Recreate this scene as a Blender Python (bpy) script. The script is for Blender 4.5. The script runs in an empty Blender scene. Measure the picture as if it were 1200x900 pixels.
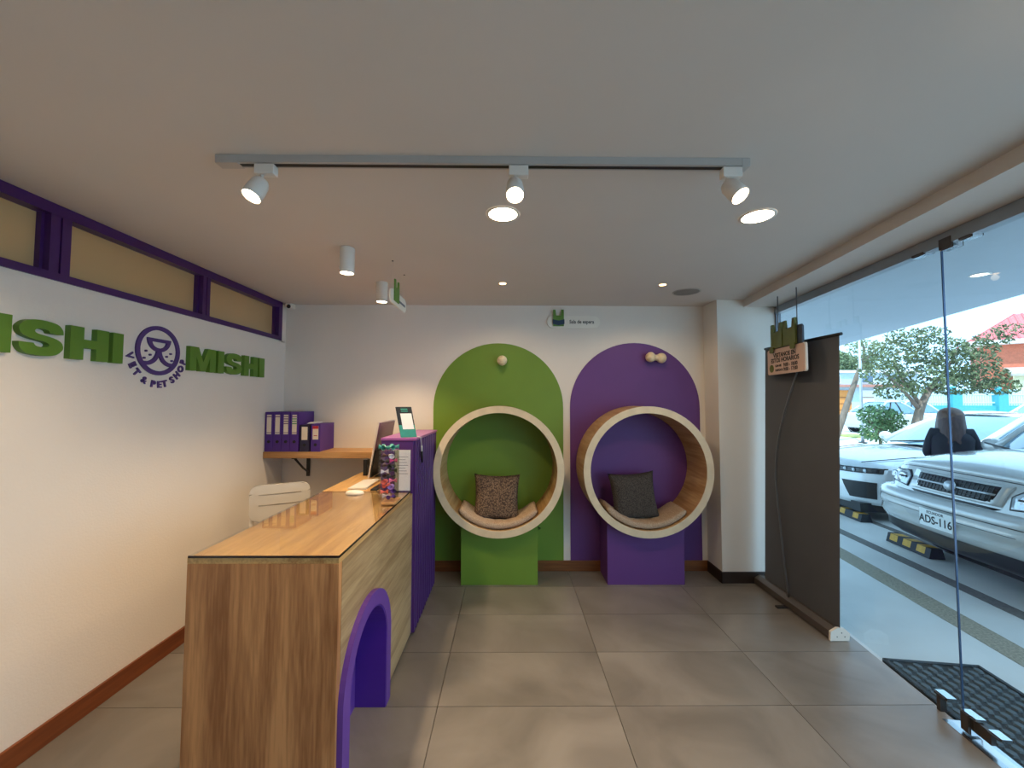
import bpy, bmesh, math, random
from mathutils import Vector, Matrix
random.seed(7)
S = bpy.context.scene
COL = S.collection
PI = math.pi
# ------------------------------------------------------------------ camera
F_PX, PITCH, YAW, ROLL, EYE = 460.11, math.radians(2.5268), math.radians(0.4477), math.radians(0.1264), 1.55
cam_d = bpy.data.cameras.new('camera'); cam = bpy.data.objects.new('camera', cam_d); COL.objects.link(cam)
cam_d.sensor_width = 36.0; cam_d.lens = F_PX / 1200.0 * 36.0; cam_d.clip_start = 0.02; cam_d.clip_end = 300
_f = Vector((math.sin(YAW)*math.cos(PITCH), math.cos(YAW)*math.cos(PITCH), math.sin(PITCH)))
_r = Vector((math.cos(YAW), -math.sin(YAW), 0)); _u = _r.cross(_f)
_r2 = math.cos(ROLL)*_r + math.sin(ROLL)*_u; _u2 = -math.sin(ROLL)*_r + math.cos(ROLL)*_u
cam.matrix_world = Matrix(((_r2.x, _u2.x, -_f.x, 0), (_r2.y, _u2.y, -_f.y, 0), (_r2.z, _u2.z, -_f.z, EYE), (0, 0, 0, 1)))
S.camera = cam
# ------------------------------------------------------------------ world, sun, exposure
SKY_STRENGTH, SUN_STRENGTH, EXPOSURE = 2.5, 4.8, 0.25
TRACK_W, DOWN_W, SPOT_W, CYL_W = 42.0, 22.0, 7.0, 42.0
W = bpy.data.worlds.new('world'); S.world = W; W.use_nodes = True
_bg = W.node_tree.nodes['Background']; _bg.inputs[0].default_value = (0.44, 0.73, 1.0, 1); _bg.inputs[1].default_value = SKY_STRENGTH
_sd = bpy.data.lights.new('sun', 'SUN'); _sd.energy = SUN_STRENGTH; _sd.angle = math.radians(1.0); _sd.color = (0.92, 0.98, 1.0)
_so = bpy.data.objects.new('sun', _sd); COL.objects.link(_so)
_so.rotation_euler = Vector((0.30, 0.42, -1.0)).to_track_quat('-Z', 'Y').to_euler()
vs = S.view_settings
vs.view_transform = 'Standard'; vs.look = 'None'; vs.gamma = 1.0; vs.exposure = EXPOSURE; vs.use_curve_mapping = False

# ------------------------------------------------------------------ materials
def lin(r, g, b):
    f = lambda c: (c/255)/12.92 if c/255 <= 0.04045 else ((c/255+0.055)/1.055)**2.4
    return (f(r), f(g), f(b), 1.0)
def _new(name):
    m = bpy.data.materials.new(name); m.use_nodes = True
    nt = m.node_tree; return m, nt, nt.nodes['Principled BSDF']
def _setin(b, k, v):
    if k in b.inputs: b.inputs[k].default_value = v
MATS = {}
def mat(name, rgb, rough=0.5, metal=0.0, var=0.06, scale=8.0, bump=0.0, bscale=120.0, coat=0.0, spec=0.5, emit=0.0, alpha=None, stretch=(1, 1, 1), detail=4.0):
    """plain procedural material: noise-varied colour plus optional fine bump"""
    if name in MATS: return MATS[name]
    m, nt, b = _new(name); N, L = nt.nodes, nt.links
    c = lin(*rgb)
    tc = N.new('ShaderNodeTexCoord'); mp = N.new('ShaderNodeMapping'); mp.inputs['Scale'].default_value = stretch
    L.new(tc.outputs['Object'], mp.inputs['Vector'])
    if var > 0:
        nz = N.new('ShaderNodeTexNoise'); nz.inputs['Scale'].default_value = scale; nz.inputs['Detail'].default_value = detail
        L.new(mp.outputs['Vector'], nz.inputs['Vector'])
        rp = N.new('ShaderNodeValToRGB')
        rp.color_ramp.elements[0].position = 0.3; rp.color_ramp.elements[1].position = 0.7
        rp.color_ramp.elements[0].color = tuple(max(0, x*(1-var)) for x in c[:3])+(1,)
        rp.color_ramp.elements[1].color = tuple(min(1, x*(1+var)) for x in c[:3])+(1,)
        L.new(nz.outputs['Fac'], rp.inputs['Fac']); L.new(rp.outputs['Color'], b.inputs['Base Color'])
    else:
        b.inputs['Base Color'].default_value = c
    b.inputs['Roughness'].default_value = rough; b.inputs['Metallic'].default_value = metal
    _setin(b, 'Specular IOR Level', spec); _setin(b, 'Coat Weight', coat); _setin(b, 'Coat Roughness', 0.05)
    if bump > 0:
        n2 = N.new('ShaderNodeTexNoise'); n2.inputs['Scale'].default_value = bscale; n2.inputs['Detail'].default_value = 3
        L.new(mp.outputs['Vector'], n2.inputs['Vector'])
        bp = N.new('ShaderNodeBump'); bp.inputs['Strength'].default_value = bump; bp.inputs['Distance'].default_value = 0.01
        L.new(n2.outputs['Fac'], bp.inputs['Height']); L.new(bp.outputs['Normal'], b.inputs['Normal'])
    if emit > 0:
        b.inputs['Emission Color'].default_value = c; b.inputs['Emission Strength'].default_value = emit
    MATS[name] = m; return m
def wood(name, light, dark, axis='Z', rough=0.45, freq=9.0, grain=70.0, coat=0.0, slant=0.0, knots=0.6):
    """wood with long grain along one axis"""
    if name in MATS: return MATS[name]
    m, nt, b = _new(name); N, L = nt.nodes, nt.links
    tc = N.new('ShaderNodeTexCoord'); mp = N.new('ShaderNodeMapping')
    st = {'X': (0.07, 1, 1), 'Y': (1, 0.07, 1), 'Z': (1, 1, 0.07)}[axis]
    mp.inputs['Scale'].default_value = st
    if slant: mp.inputs['Rotation'].default_value = (slant, 0, 0)
    L.new(tc.outputs['Object'], mp.inputs['Vector'])
    n1 = N.new('ShaderNodeTexNoise'); n1.inputs['Scale'].default_value = freq; n1.inputs['Detail'].default_value = 6; n1.inputs['Distortion'].default_value = knots
    n2 = N.new('ShaderNodeTexNoise'); n2.inputs['Scale'].default_value = grain; n2.inputs['Detail'].default_value = 4
    L.new(mp.outputs['Vector'], n1.inputs['Vector']); L.new(mp.outputs['Vector'], n2.inputs['Vector'])
    mx = N.new('ShaderNodeMath'); mx.operation = 'MULTIPLY_ADD'; mx.inputs[1].default_value = 0.35
    L.new(n2.outputs['Fac'], mx.inputs[0])
    m2 = N.new('ShaderNodeMath'); m2.operation = 'MULTIPLY'; m2.inputs[1].default_value = 0.65
    L.new(n1.outputs['Fac'], m2.inputs[0]); L.new(m2.outputs[0], mx.inputs[2])
    rp = N.new('ShaderNodeValToRGB'); rp.color_ramp.elements[0].position = 0.36; rp.color_ramp.elements[1].position = 0.60
    rp.color_ramp.elements[0].color = lin(*dark); rp.color_ramp.elements[1].color = lin(*light)
    L.new(mx.outputs[0], rp.inputs['Fac']); L.new(rp.outputs['Color'], b.inputs['Base Color'])
    b.inputs['Roughness'].default_value = rough; _setin(b, 'Coat Weight', coat); _setin(b, 'Coat Roughness', 0.03)
    MATS[name] = m; return m
def emitter(name, rgb, strength):
    if name in MATS: return MATS[name]
    m = bpy.data.materials.new(name); m.use_nodes = True; nt = m.node_tree; nt.nodes.clear()
    e = nt.nodes.new('ShaderNodeEmission'); o = nt.nodes.new('ShaderNodeOutputMaterial')
    e.inputs[0].default_value = lin(*rgb); e.inputs[1].default_value = strength
    nt.links.new(e.outputs[0], o.inputs[0]); MATS[name] = m; return m
def glass(name, tint=(1, 1, 1), ior=1.45, rough=0.0, boost=1.0):
    """thin sheet glass: fresnel mix of clear and mirror"""
    if name in MATS: return MATS[name]
    m = bpy.data.materials.new(name); m.use_nodes = True; nt = m.node_tree; nt.nodes.clear(); N, L = nt.nodes, nt.links
    t = N.new('ShaderNodeBsdfTransparent'); t.inputs[0].default_value = (*tint, 1)
    g = N.new('ShaderNodeBsdfGlossy'); g.inputs['Roughness'].default_value = rough
    fr = N.new('ShaderNodeLayerWeight'); fr.inputs['Blend'].default_value = 0.5
    pw = N.new('ShaderNodeMath'); pw.operation = 'POWER'; pw.inputs[1].default_value = 5.0
    ml = N.new('ShaderNodeMath'); ml.operation = 'MULTIPLY_ADD'; ml.inputs[1].default_value = 0.90*boost; ml.inputs[2].default_value = 0.035*boost; ml.use_clamp = True
    mx = N.new('ShaderNodeMixShader'); o = N.new('ShaderNodeOutputMaterial')
    L.new(fr.outputs['Facing'], pw.inputs[0]); L.new(pw.outputs[0], ml.inputs[0]); L.new(ml.outputs[0], mx.inputs[0]); L.new(t.outputs[0], mx.inputs[1]); L.new(g.outputs[0], mx.inputs[2]); L.new(mx.outputs[0], o.inputs[0])
    MATS[name] = m; return m

WALL = mat('wall_paint', (226, 218, 208), 0.75, var=0.015, scale=3, bump=0.12, bscale=90)
CEIL = mat('ceiling_paint', (206, 199, 192), 0.8, var=0.015, scale=2)
COLW = mat('pilaster_paint', (226, 222, 214), 0.7, var=0.015, scale=3, bump=0.08)
PURPLE_FRAME = mat('purple_frame_paint', (66, 26, 92), 0.4, var=0.05)
TAN = mat('tan_pane', (198, 164, 116), 0.12, var=0.05, scale=1.2, coat=0.6)
OAK_END = wood('oak_panel_upright', (210, 150, 96), (152, 98, 56), 'Z', 0.5, 14, 90)
OAK_SIDE = wood('oak_panel_slanted', (188, 158, 116), (138, 106, 70), 'Y', 0.5, 12, 80, slant=math.radians(-28))
OAK_TOP = wood('oak_top', (214, 172, 110), (160, 114, 64), 'Y', 0.4, 16, 110)
SHELF_W = wood('shelf_wood', (196, 150, 98), (160, 114, 66), 'X', 0.5, 12, 80)
BASE_W = wood('skirting_wood', (132, 72, 36), (96, 46, 20), 'Y', 0.45, 10, 60)
BASE_WX = wood('skirting_wood_back', (140, 88, 44), (104, 58, 24), 'X', 0.45, 10, 60)
DARKBASE = mat('dark_skirting', (44, 32, 26), 0.5)
BIRCH = wood('birch_ply_shell', (198, 164, 118), (156, 116, 70), 'Y', 0.5, 10, 60)
BIRCH_RIM = mat('birch_rim_edge', (218, 198, 164), 0.5, var=0.07, scale=14, stretch=(1, 1, 1))
GREEN = mat('green_paint', (108, 142, 44), 0.55, var=0.03, scale=5)
PURPLE = mat('purple_paint', (98, 52, 122), 0.55, var=0.03, scale=5)
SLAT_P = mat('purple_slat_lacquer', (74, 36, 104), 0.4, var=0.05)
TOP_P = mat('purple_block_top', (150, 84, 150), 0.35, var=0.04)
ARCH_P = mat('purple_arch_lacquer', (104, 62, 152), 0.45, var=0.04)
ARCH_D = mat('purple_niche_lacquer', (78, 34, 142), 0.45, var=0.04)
LETTER_G = mat('green_letter_acrylic', (88, 128, 36), 0.5, var=0.05)
EMBLEM_P = mat('purple_emblem_acrylic', (76, 48, 116), 0.5, var=0.04)
WHITE_M = mat('white_metal', (222, 216, 208), 0.4, var=0.02)
GREY_RAIL = mat('grey_track', (176, 172, 168), 0.4, var=0.03)
BLACK = mat('black_plastic', (16, 16, 18), 0.45, var=0.1)
DARK = mat('dark_grey', (42, 42, 44), 0.55, var=0.08)
CHROME = mat('brushed_steel', (196, 198, 200), 0.22, 1.0, var=0.04)
DULLMETAL = mat('dull_aluminium', (122, 126, 132), 0.35, 0.9, var=0.05)
BRONZE = mat('dark_steel', (92, 84, 80), 0.35, 0.8, var=0.05)
WHITE_PL = mat('white_plastic', (232, 226, 214), 0.4, var=0.02)
PAPER = mat('white_paper', (236, 234, 232), 0.7, var=0.02)
INK = mat('black_ink', (22, 20, 24), 0.6, var=0.05)
CLEAR = glass('facade_glass', (0.94, 0.985, 1.0), 1.45)
ACRYL = glass('clear_acrylic', (0.985, 0.985, 0.99), 1.45, boost=1.0)
TOPGLASS = glass('counter_glass', (0.97, 0.98, 0.96), 1.5, boost=1.2)
LAMP_ON = emitter('lamp_glow', (255, 226, 190), 26.0)
SPOT_ON = emitter('small_lamp_glow', (255, 206, 140), 9.0)

# ------------------------------------------------------------------ mesh helpers
class MB:
    """collects shapes; build() links them as one mesh object"""
    def __init__(s): s.v = []; s.f = []; s.sm = []
    def add(s, vs, fs, smooth=False):
        o = len(s.v); s.v += [tuple(p) for p in vs]; s.f += [tuple(i+o for i in f) for f in fs]; s.sm += [smooth]*len(fs); return s
    def box(s, lo, hi):
        (x0, y0, z0), (x1, y1, z1) = lo, hi
        return s.add([(x0,y0,z0),(x1,y0,z0),(x1,y1,z0),(x0,y1,z0),(x0,y0,z1),(x1,y0,z1),(x1,y1,z1),(x0,y1,z1)],
                     [(0,3,2,1),(4,5,6,7),(0,1,5,4),(1,2,6,5),(2,3,7,6),(3,0,4,7)])
    def bbox(s, lo, hi, b=0.004):
        """box with chamfered edges"""
        bm = bmesh.new(); bmesh.ops.create_cube(bm, size=1)
        for v in bm.verts: v.co = Vector([lo[i]+(v.co[i]+0.5)*(hi[i]-lo[i]) for i in range(3)])
        bmesh.ops.bevel(bm, geom=bm.edges[:], offset=b, segments=2, affect='EDGES', profile=0.5)
        bm.verts.index_update()
        s.add([v.co[:] for v in bm.verts], [[v.index for v in f.verts] for f in bm.faces]); bm.free(); return s
    def prism(s, poly, fn, d0, d1):
        """extrude 2-D polygon; fn(a,b,d)->xyz"""
        n = len(poly)
        vs = [fn(a, b, d0) for a, b in poly]+[fn(a, b, d1) for a, b in poly]
        return s.add(vs, [tuple(range(n))[::-1], tuple(range(n, 2*n))]+[(i, (i+1) % n, n+(i+1) % n, n+i) for i in range(n)])
    def ring(s, outer, inner, fn, d0, d1):
        n = len(outer); vs = []
        for d in (d0, d1):
            vs += [fn(a, b, d) for a, b in outer]; vs += [fn(a, b, d) for a, b in inner]
        fs = []
        for i in range(n):
            j = (i+1) % n
            fs += [(i, j, n+j, n+i), (2*n+i, 3*n+i, 3*n+j, 2*n+j), (i, 2*n+i, 2*n+j, j), (n+i, n+j, 3*n+j, 3*n+i)]
        return s.add(vs, fs)
    def tube(s, pts, r, n=10, caps=True, smooth=True):
        pts = [Vector(p) for p in pts]; rs = r if isinstance(r, (list, tuple)) else [r]*len(pts)
        vs = []; up = None
        for i, p in enumerate(pts):
            d = (pts[min(i+1, len(pts)-1)]-pts[max(i-1, 0)]).normalized()
            if up is None:
                up = Vector((0, 0, 1)) if abs(d.z) < 0.9 else Vector((1, 0, 0))
            a = d.cross(up).normalized(); up = a.cross(d).normalized()
            for k in range(n):
                t = 2*PI*k/n; vs.append(p+rs[i]*(math.cos(t)*a+math.sin(t)*up))
        fs = [(i*n+k, i*n+(k+1) % n, (i+1)*n+(k+1) % n, (i+1)*n+k) for i in range(len(pts)-1) for k in range(n)]
        s.add(vs, fs, smooth)
        if caps: s.add(vs[:n], [tuple(range(n))[::-1]]); s.add(vs[-n:], [tuple(range(n))])
        return s
    def lathe(s, prof, c, ax=(0, 0, 1), n=24, smooth=True, close=False):
        """profile [(r, h)] spun about axis ax at c"""
        ax = Vector(ax).normalized(); a = ax.orthogonal().normalized(); b = ax.cross(a); c = Vector(c); vs = []
        for r, h in prof:
            for k in range(n):
                t = 2*PI*k/n; vs.append(c+ax*h+r*(math.cos(t)*a+math.sin(t)*b))
        m = len(prof); fs = []
        for i in range(m if close else m-1):
            for k in range(n):
                j = (i+1) % m
                fs.append((i*n+k, i*n+(k+1) % n, j*n+(k+1) % n, j*n+k))
        return s.add(vs, fs, smooth)
    def disc(s, c, r, ax=(0, 0, 1), n=24):
        ax = Vector(ax).normalized(); a = ax.orthogonal().normalized(); b = ax.cross(a); c = Vector(c)
        return s.add([c+r*(math.cos(2*PI*k/n)*a+math.sin(2*PI*k/n)*b) for k in range(n)], [tuple(range(n))])
    def ball(s, c, r, n=12, m=8):
        c = Vector(c); r = Vector(r) if isinstance(r, (tuple, list)) else Vector((r, r, r)); vs = []
        for i in range(m+1):
            p = PI*i/m
            for k in range(n):
                t = 2*PI*k/n; vs.append((c.x+r.x*math.sin(p)*math.cos(t), c.y+r.y*math.sin(p)*math.sin(t), c.z+r.z*math.cos(p)))
        return s.add(vs, [(i*n+k, (i+1)*n+k, (i+1)*n+(k+1) % n, i*n+(k+1) % n) for i in range(m) for k in range(n)], True)
    def grid(s, fn, nu, nv, smooth=True, closed_u=False):
        vs = [fn(i/nu, j/nv) for j in range(nv+1) for i in range(nu+1)]; w = nu+1
        return s.add(vs, [(j*w+i, j*w+i+1, (j+1)*w+i+1, (j+1)*w+i) for j in range(nv) for i in range(nu)], smooth)
    def xf(s, fn):
        s.v = [tuple(fn(Vector(p))) for p in s.v]; return s
    def mesh(s, name, m):
        me = bpy.data.meshes.new(name); me.from_pydata(s.v, [], s.f)
        for p, k in zip(me.polygons, s.sm): p.use_smooth = k
        me.materials.append(m)
        bm = bmesh.new(); bm.from_mesh(me); bmesh.ops.remove_doubles(bm, verts=bm.verts, dist=1e-5); bmesh.ops.recalc_face_normals(bm, faces=bm.faces); bm.to_mesh(me); bm.free()
        return me
    def build(s, name, m, parent=None, world=True):
        """world=True: vertices are in world space and parent is an unrotated Empty"""
        if parent is not None and world:
            o = parent.location if parent.type == 'EMPTY' else Vector(parent.get('_o', (0, 0, 0)))
            if parent.type != 'EMPTY' and parent.parent is not None: pass
            s.v = [tuple(Vector(p)-Vector(o)) for p in s.v]
        me = s.mesh(name, m); ob = bpy.data.objects.new(name, me); COL.objects.link(ob)
        if parent is not None: ob.parent = parent
        return ob
def tag(o, label=None, cat=None, group=None, kind=None):
    if label: o['label'] = label
    if cat: o['category'] = cat
    if group: o['group'] = group
    if kind: o['kind'] = kind
    return o
def thing(name, label, cat, loc=(0, 0, 0), rz=0.0, group=None):
    o = bpy.data.objects.new(name, None); COL.objects.link(o); o.empty_display_size = 0.1
    o.location = loc; o.rotation_euler = (0, 0, rz); return tag(o, label, cat, group)
def sub(mb, name, m, part):
    """sub-part: vertices in world space, placed under a part whose thing is an unrotated Empty"""
    root = part.parent; mb.v = [tuple(Vector(p)-root.location) for p in mb.v] if root else mb.v
    me = mb.mesh(name, m); ob = bpy.data.objects.new(name, me); COL.objects.link(ob); ob.parent = part; return ob
def struct(mb, name, m, parent=None):
    me = mb.mesh(name, m); ob = bpy.data.objects.new(name, me); COL.objects.link(ob)
    if parent: ob.parent = parent
    else: ob['kind'] = 'structure'
    return ob
def copy_tree(o, parent=None):
    c = o.copy(); COL.objects.link(c); c.parent = parent
    for ch in list(o.children): copy_tree(ch, c)
    return c
def one(mb, name, m, label, cat, loc=None, group=None, kind=None):
    """a thing that is one mesh; origin moved to loc"""
    loc = Vector(loc) if loc is not None else Vector((0, 0, 0))
    mb.v = [tuple(Vector(p)-loc) for p in mb.v]
    me = mb.mesh(name, m); ob = bpy.data.objects.new(name, me); COL.objects.link(ob); ob.location = loc
    return tag(ob, label, cat, group, kind)
def text_mb(txt, size, ext, origin, right, up, align='CENTER', bold=0.0, sx=1.0, spacing=1.0):
    cu = bpy.data.curves.new('t', 'FONT'); cu.body = txt; cu.size = size; cu.extrude = 0.0; cu.align_x = align; cu.align_y = 'CENTER'
    cu.offset = bold; cu.resolution_u = 3; cu.space_character = spacing
    ob = bpy.data.objects.new('t', cu); COL.objects.link(ob)
    dg = bpy.context.evaluated_depsgraph_get(); me = bpy.data.meshes.new_from_object(ob.evaluated_get(dg))
    right, up = Vector(right).normalized(), Vector(up).normalized(); nrm = right.cross(up); o = Vector(origin); mb = MB()
    P = lambda v, d: o+right*(v.co.x*sx)+up*v.co.y+nrm*d
    n = len(me.vertices); vs = [P(v, ext) for v in me.vertices]+[P(v, 0) for v in me.vertices]
    fs = [tuple(p.vertices) for p in me.polygons]
    cnt = {}
    for p in me.polygons:
        for a, b in p.edge_keys: cnt[(a, b)] = cnt.get((a, b), 0)+1
    fs += [(a, b, b+n, a+n) for (a, b), c in cnt.items() if c == 1]
    mb.add(vs, fs)
    bpy.data.objects.remove(ob); bpy.data.curves.remove(cu); bpy.data.meshes.remove(me)
    return mb
def catmull(pts, k=8):
    pts = [Vector(p) for p in pts]; out = []
    for i in range(len(pts)-1):
        p0, p1, p2, p3 = pts[max(i-1, 0)], pts[i], pts[i+1], pts[min(i+2, len(pts)-1)]
        for j in range(k):
            t = j/k; out.append(0.5*((2*p1)+(-p0+p2)*t+(2*p0-5*p1+4*p2-p3)*t*t+(-p0+3*p1-3*p2+p3)*t**3))
    out.append(pts[-1]); return out
def ribbon(pts, w):
    """outline polygon of a thick 2-D stroke, given as strips"""
    L, R = [], []
    for i, p in enumerate(pts):
        d = pts[min(i+1, len(pts)-1)]-pts[max(i-1, 0)]; d = Vector((d[0], d[1])).normalized(); n = Vector((-d.y, d.x))
        q = Vector((p[0], p[1])); L.append(q+n*w/2); R.append(q-n*w/2)
    return L, R
def stroke(mb, pts, w, fn, d0, d1):
    L, R = ribbon(pts, w); n = len(L)
    vs = [fn(p.x, p.y, d0) for p in L]+[fn(p.x, p.y, d0) for p in R]+[fn(p.x, p.y, d1) for p in L]+[fn(p.x, p.y, d1) for p in R]
    fs = []
    for i in range(n-1):
        fs += [(i, i+1, n+i+1, n+i), (2*n+i, 3*n+i, 3*n+i+1, 2*n+i+1), (i, 2*n+i, 2*n+i+1, i+1), (n+i, n+i+1, 3*n+i+1, 3*n+i)]
    fs += [(0, n, 3*n, 2*n), (n-1, 3*n-1, 4*n-1, 2*n-1)]
    return mb.add(vs, fs)
def circ(cx, cy, r, n=40, a0=0.0, a1=2*PI, ry=None):
    full = abs(a1-a0-2*PI) < 1e-6
    return [(cx+r*math.cos(a0+(a1-a0)*k/(n if full else n-1)), cy+(ry or r)*math.sin(a0+(a1-a0)*k/(n if full else n-1))) for k in range(n)]
def rrect(x0, y0, x1, y1, r, n=5):
    p = []
    for cx, cy, a in ((x1-r, y1-r, 0), (x0+r, y1-r, PI/2), (x0+r, y0+r, PI), (x1-r, y0+r, 3*PI/2)):
        p += [(cx+r*math.cos(a+PI/2*k/n), cy+r*math.sin(a+PI/2*k/n)) for k in range(n+1)]
    return p
XZ = lambda Y: None
def light(name, kind, loc, energy, color, parent=None, size=0.03, aim=None, cone=None, blend=0.5):
    d = bpy.data.lights.new(name, kind); d.energy = energy; d.color = color
    if kind in ('POINT', 'SPOT'): d.shadow_soft_size = size
    if kind == 'AREA': d.shape = 'DISK'; d.size = size
    if kind == 'SPOT': d.spot_size = cone; d.spot_blend = blend
    o = bpy.data.objects.new(name, d); COL.objects.link(o); o.location = Vector(loc)-(parent.location if parent else Vector((0, 0, 0)))
    if aim is not None: o.rotation_euler = Vector(aim).to_track_quat('-Z', 'Y').to_euler()
    if parent: o.parent = parent
    return o
WARM = (1.0, 0.74, 0.46)

# ------------------------------------------------------------------ room shell
XL, YB, ZC, YR = -2.09, 3.666, 2.452, -3.2
FAC_A, FAC_S = 2.37, 0.134
def FX(y): return FAC_A-FAC_S*(3.42-y)
FU = Vector((FAC_S, 1, 0)).normalized(); FN = Vector((FU.y, -FU.x, 0))       # along the facade, outward
# floor base and tiles
floor = struct(MB().prism([(XL-0.1, YR), (FX(YR)+0.02, YR), (FX(YB)+0.02, YB+0.1), (XL-0.1, YB+0.1)], lambda a, b, d: (a, b, d), -0.10, -0.009), 'floor', mat('grout', (74, 66, 58), 0.9))
def tile_mat():
    m, nt, b = _new('porcelain_tile'); N, L = nt.nodes, nt.links
    g = N.new('ShaderNodeNewGeometry'); mp = N.new('ShaderNodeMapping'); L.new(g.outputs['Position'], mp.inputs['Vector'])
    n1 = N.new('ShaderNodeTexNoise'); n1.inputs['Scale'].default_value = 2.2; n1.inputs['Detail'].default_value = 8; n1.inputs['Distortion'].default_value = 0.8
    oi = N.new('ShaderNodeObjectInfo'); ad = N.new('ShaderNodeVectorMath'); ad.operation = 'ADD'
    sc = N.new('ShaderNodeVectorMath'); sc.operation = 'SCALE'; cb = N.new('ShaderNodeCombineXYZ')
    L.new(oi.outputs['Random'], cb.inputs[2]); L.new(cb.outputs[0], sc.inputs[0]); sc.inputs['Scale'].default_value = 40
    L.new(mp.outputs['Vector'], ad.inputs[0]); L.new(sc.outputs[0], ad.inputs[1]); L.new(ad.outputs[0], n1.inputs['Vector'])
    rp = N.new('ShaderNodeValToRGB'); rp.color_ramp.elements[0].position = 0.3; rp.color_ramp.elements[1].position = 0.72
    rp.color_ramp.elements[0].color = lin(112, 106, 99); rp.color_ramp.elements[1].color = lin(142, 135, 127)
    L.new(n1.outputs['Fac'], rp.inputs['Fac']); L.new(rp.outputs['Color'], b.inputs['Base Color'])
    b.inputs['Roughness'].default_value = 0.30; _setin(b, 'Specular IOR Level', 0.6); return m
TILE = tile_mat()
def clip_fac(poly):
    out = []; dist = lambda p: FX(p[1])-p[0]
    for i, p in enumerate(poly):
        q = poly[(i+1) % len(poly)]; dp, dq = dist(p), dist(q)
        if dp >= 0: out.append(p)
        if (dp >= 0) != (dq >= 0):
            t = dp/(dp-dq); out.append((p[0]+t*(q[0]-p[0]), p[1]+t*(q[1]-p[1])))
    return out
TW, TD, TX0, TY0, G = 0.9057, 0.4309, -0.3583, 2.9289, 0.0016
for i in range(-2, 3):
    for j in range(-2, 14):
        x0, x1 = max(TX0+i*TW, XL), TX0+(i+1)*TW; y1, y0 = min(TY0-(j-1)*TD, YB), max(TY0-j*TD, YR)
        if y1-y0 < 0.01 or x1-x0 < 0.01: continue
        poly = clip_fac([(x0+G, y0+G), (x1-G, y0+G), (x1-G, y1-G), (x0+G, y1-G)])
        if len(poly) < 3: continue
        struct(MB().prism(poly, lambda a, b, d: (a, b, d), -0.009, 0.0), 'tile', TILE, floor)
# walls, ceiling
struct(MB().box((XL-0.12, YR, -0.1), (XL, YB+0.12, 2.10)).box((XL-0.12, YR, 2.44), (XL, YB+0.12, 2.6)).box((XL-0.12, 3.587, 2.09), (XL, YB+0.12, 2.45)), 'wall_left', WALL)
struct(MB().box((XL, YB, -0.1), (2.40, YB+0.12, 2.6)), 'wall_back', WALL)
struct(MB().box((XL-0.12, YR-0.12, -0.1), (FX(YR)+0.1, YR, 2.6)), 'wall_rear', WALL)
struct(MB().prism([(XL-0.12, YR-0.12), (FX(YR)+0.1, YR-0.12), (FX(YB)+0.1, YB+0.12), (XL-0.12, YB+0.12)], lambda a, b, d: (a, b, d), ZC, 2.72), 'ceiling', CEIL)
# pilaster at the right end of the back wall
struct(MB().box((1.835, 3.422, -0.05), (2.385, YB+0.1, ZC+0.05)), 'wall_pilaster', COLW)
# dropped beam along the shopfront
bx = lambda y: 2.074-FAC_S*(3.42-y)
struct(MB().prism([(bx(YR), YR), (FX(YR)+0.12, YR), (FX(3.422)+0.12, 3.422), (bx(3.422), 3.422)], lambda a, b, d: (a, b, d), 2.388, 2.62), 'trim_1', CEIL)
# skirtings
struct(MB().bbox((XL, YR, 0), (XL+0.014, 3.652, 0.1), 0.003), 'baseboard_left', BASE_W)
struct(MB().bbox((XL, YB-0.014, 0), (1.835, YB, 0.095), 0.003), 'baseboard_back', BASE_WX)
struct(MB().bbox((1.821, 3.408, 0), (1.835, YB-0.014, 0.095), 0.003).bbox((1.821, 3.408, 0), (2.36, 3.422, 0.095), 0.003), 'baseboard_pilaster', DARKBASE)
# transom windows over the left wall
mull = [(0.905, 0.98), (1.765, 1.85), (2.655, 2.72)]
fr = MB(); z0, z1 = 2.10, 2.4505
fr.box((XL-0.06, -1.0, z0), (XL+0.012, 3.587, z0+0.035)).box((XL-0.06, -1.0, z1-0.05), (XL+0.012, 3.587, z1)).box((XL-0.06, 3.535, z0+0.035), (XL+0.012, 3.587, z1-0.05))
tf = struct(fr, 'trim_2', PURPLE_FRAME)
for a, b in mull:
    struct(MB().box((XL-0.06, a, z0+0.035), (XL+0.010, (a+b)/2-0.004, z1-0.05)).box((XL-0.06, (a+b)/2+0.004, z0+0.035), (XL+0.010, b, z1-0.05)).box((XL-0.05, (a+b)/2-0.004, z0+0.035), (XL+0.001, (a+b)/2+0.004, z1-0.05)), 'mullion', PURPLE_FRAME, tf)
spans = [(-1.0, 0.905), (0.98, 1.765), (1.85, 2.655), (2.72, 3.535)]
for k, (a, b) in enumerate(spans):
    w = struct(MB().box((XL-0.055, a, z0+0.03), (XL-0.045, b, z1-0.045)), 'window_%d' % (k+1), TAN)
    struct(MB().box((XL-0.045, a, z0+0.035), (XL-0.02, a+0.012, z1-0.05)).box((XL-0.045, b-0.012, z0+0.035), (XL-0.02, b, z1-0.05)), 'glazing_bead', PURPLE_FRAME, w)
struct(MB().box((XL-0.12, -3.2, 2.09), (XL, -1.0, 2.45)), 'trim_3', WALL)

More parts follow.
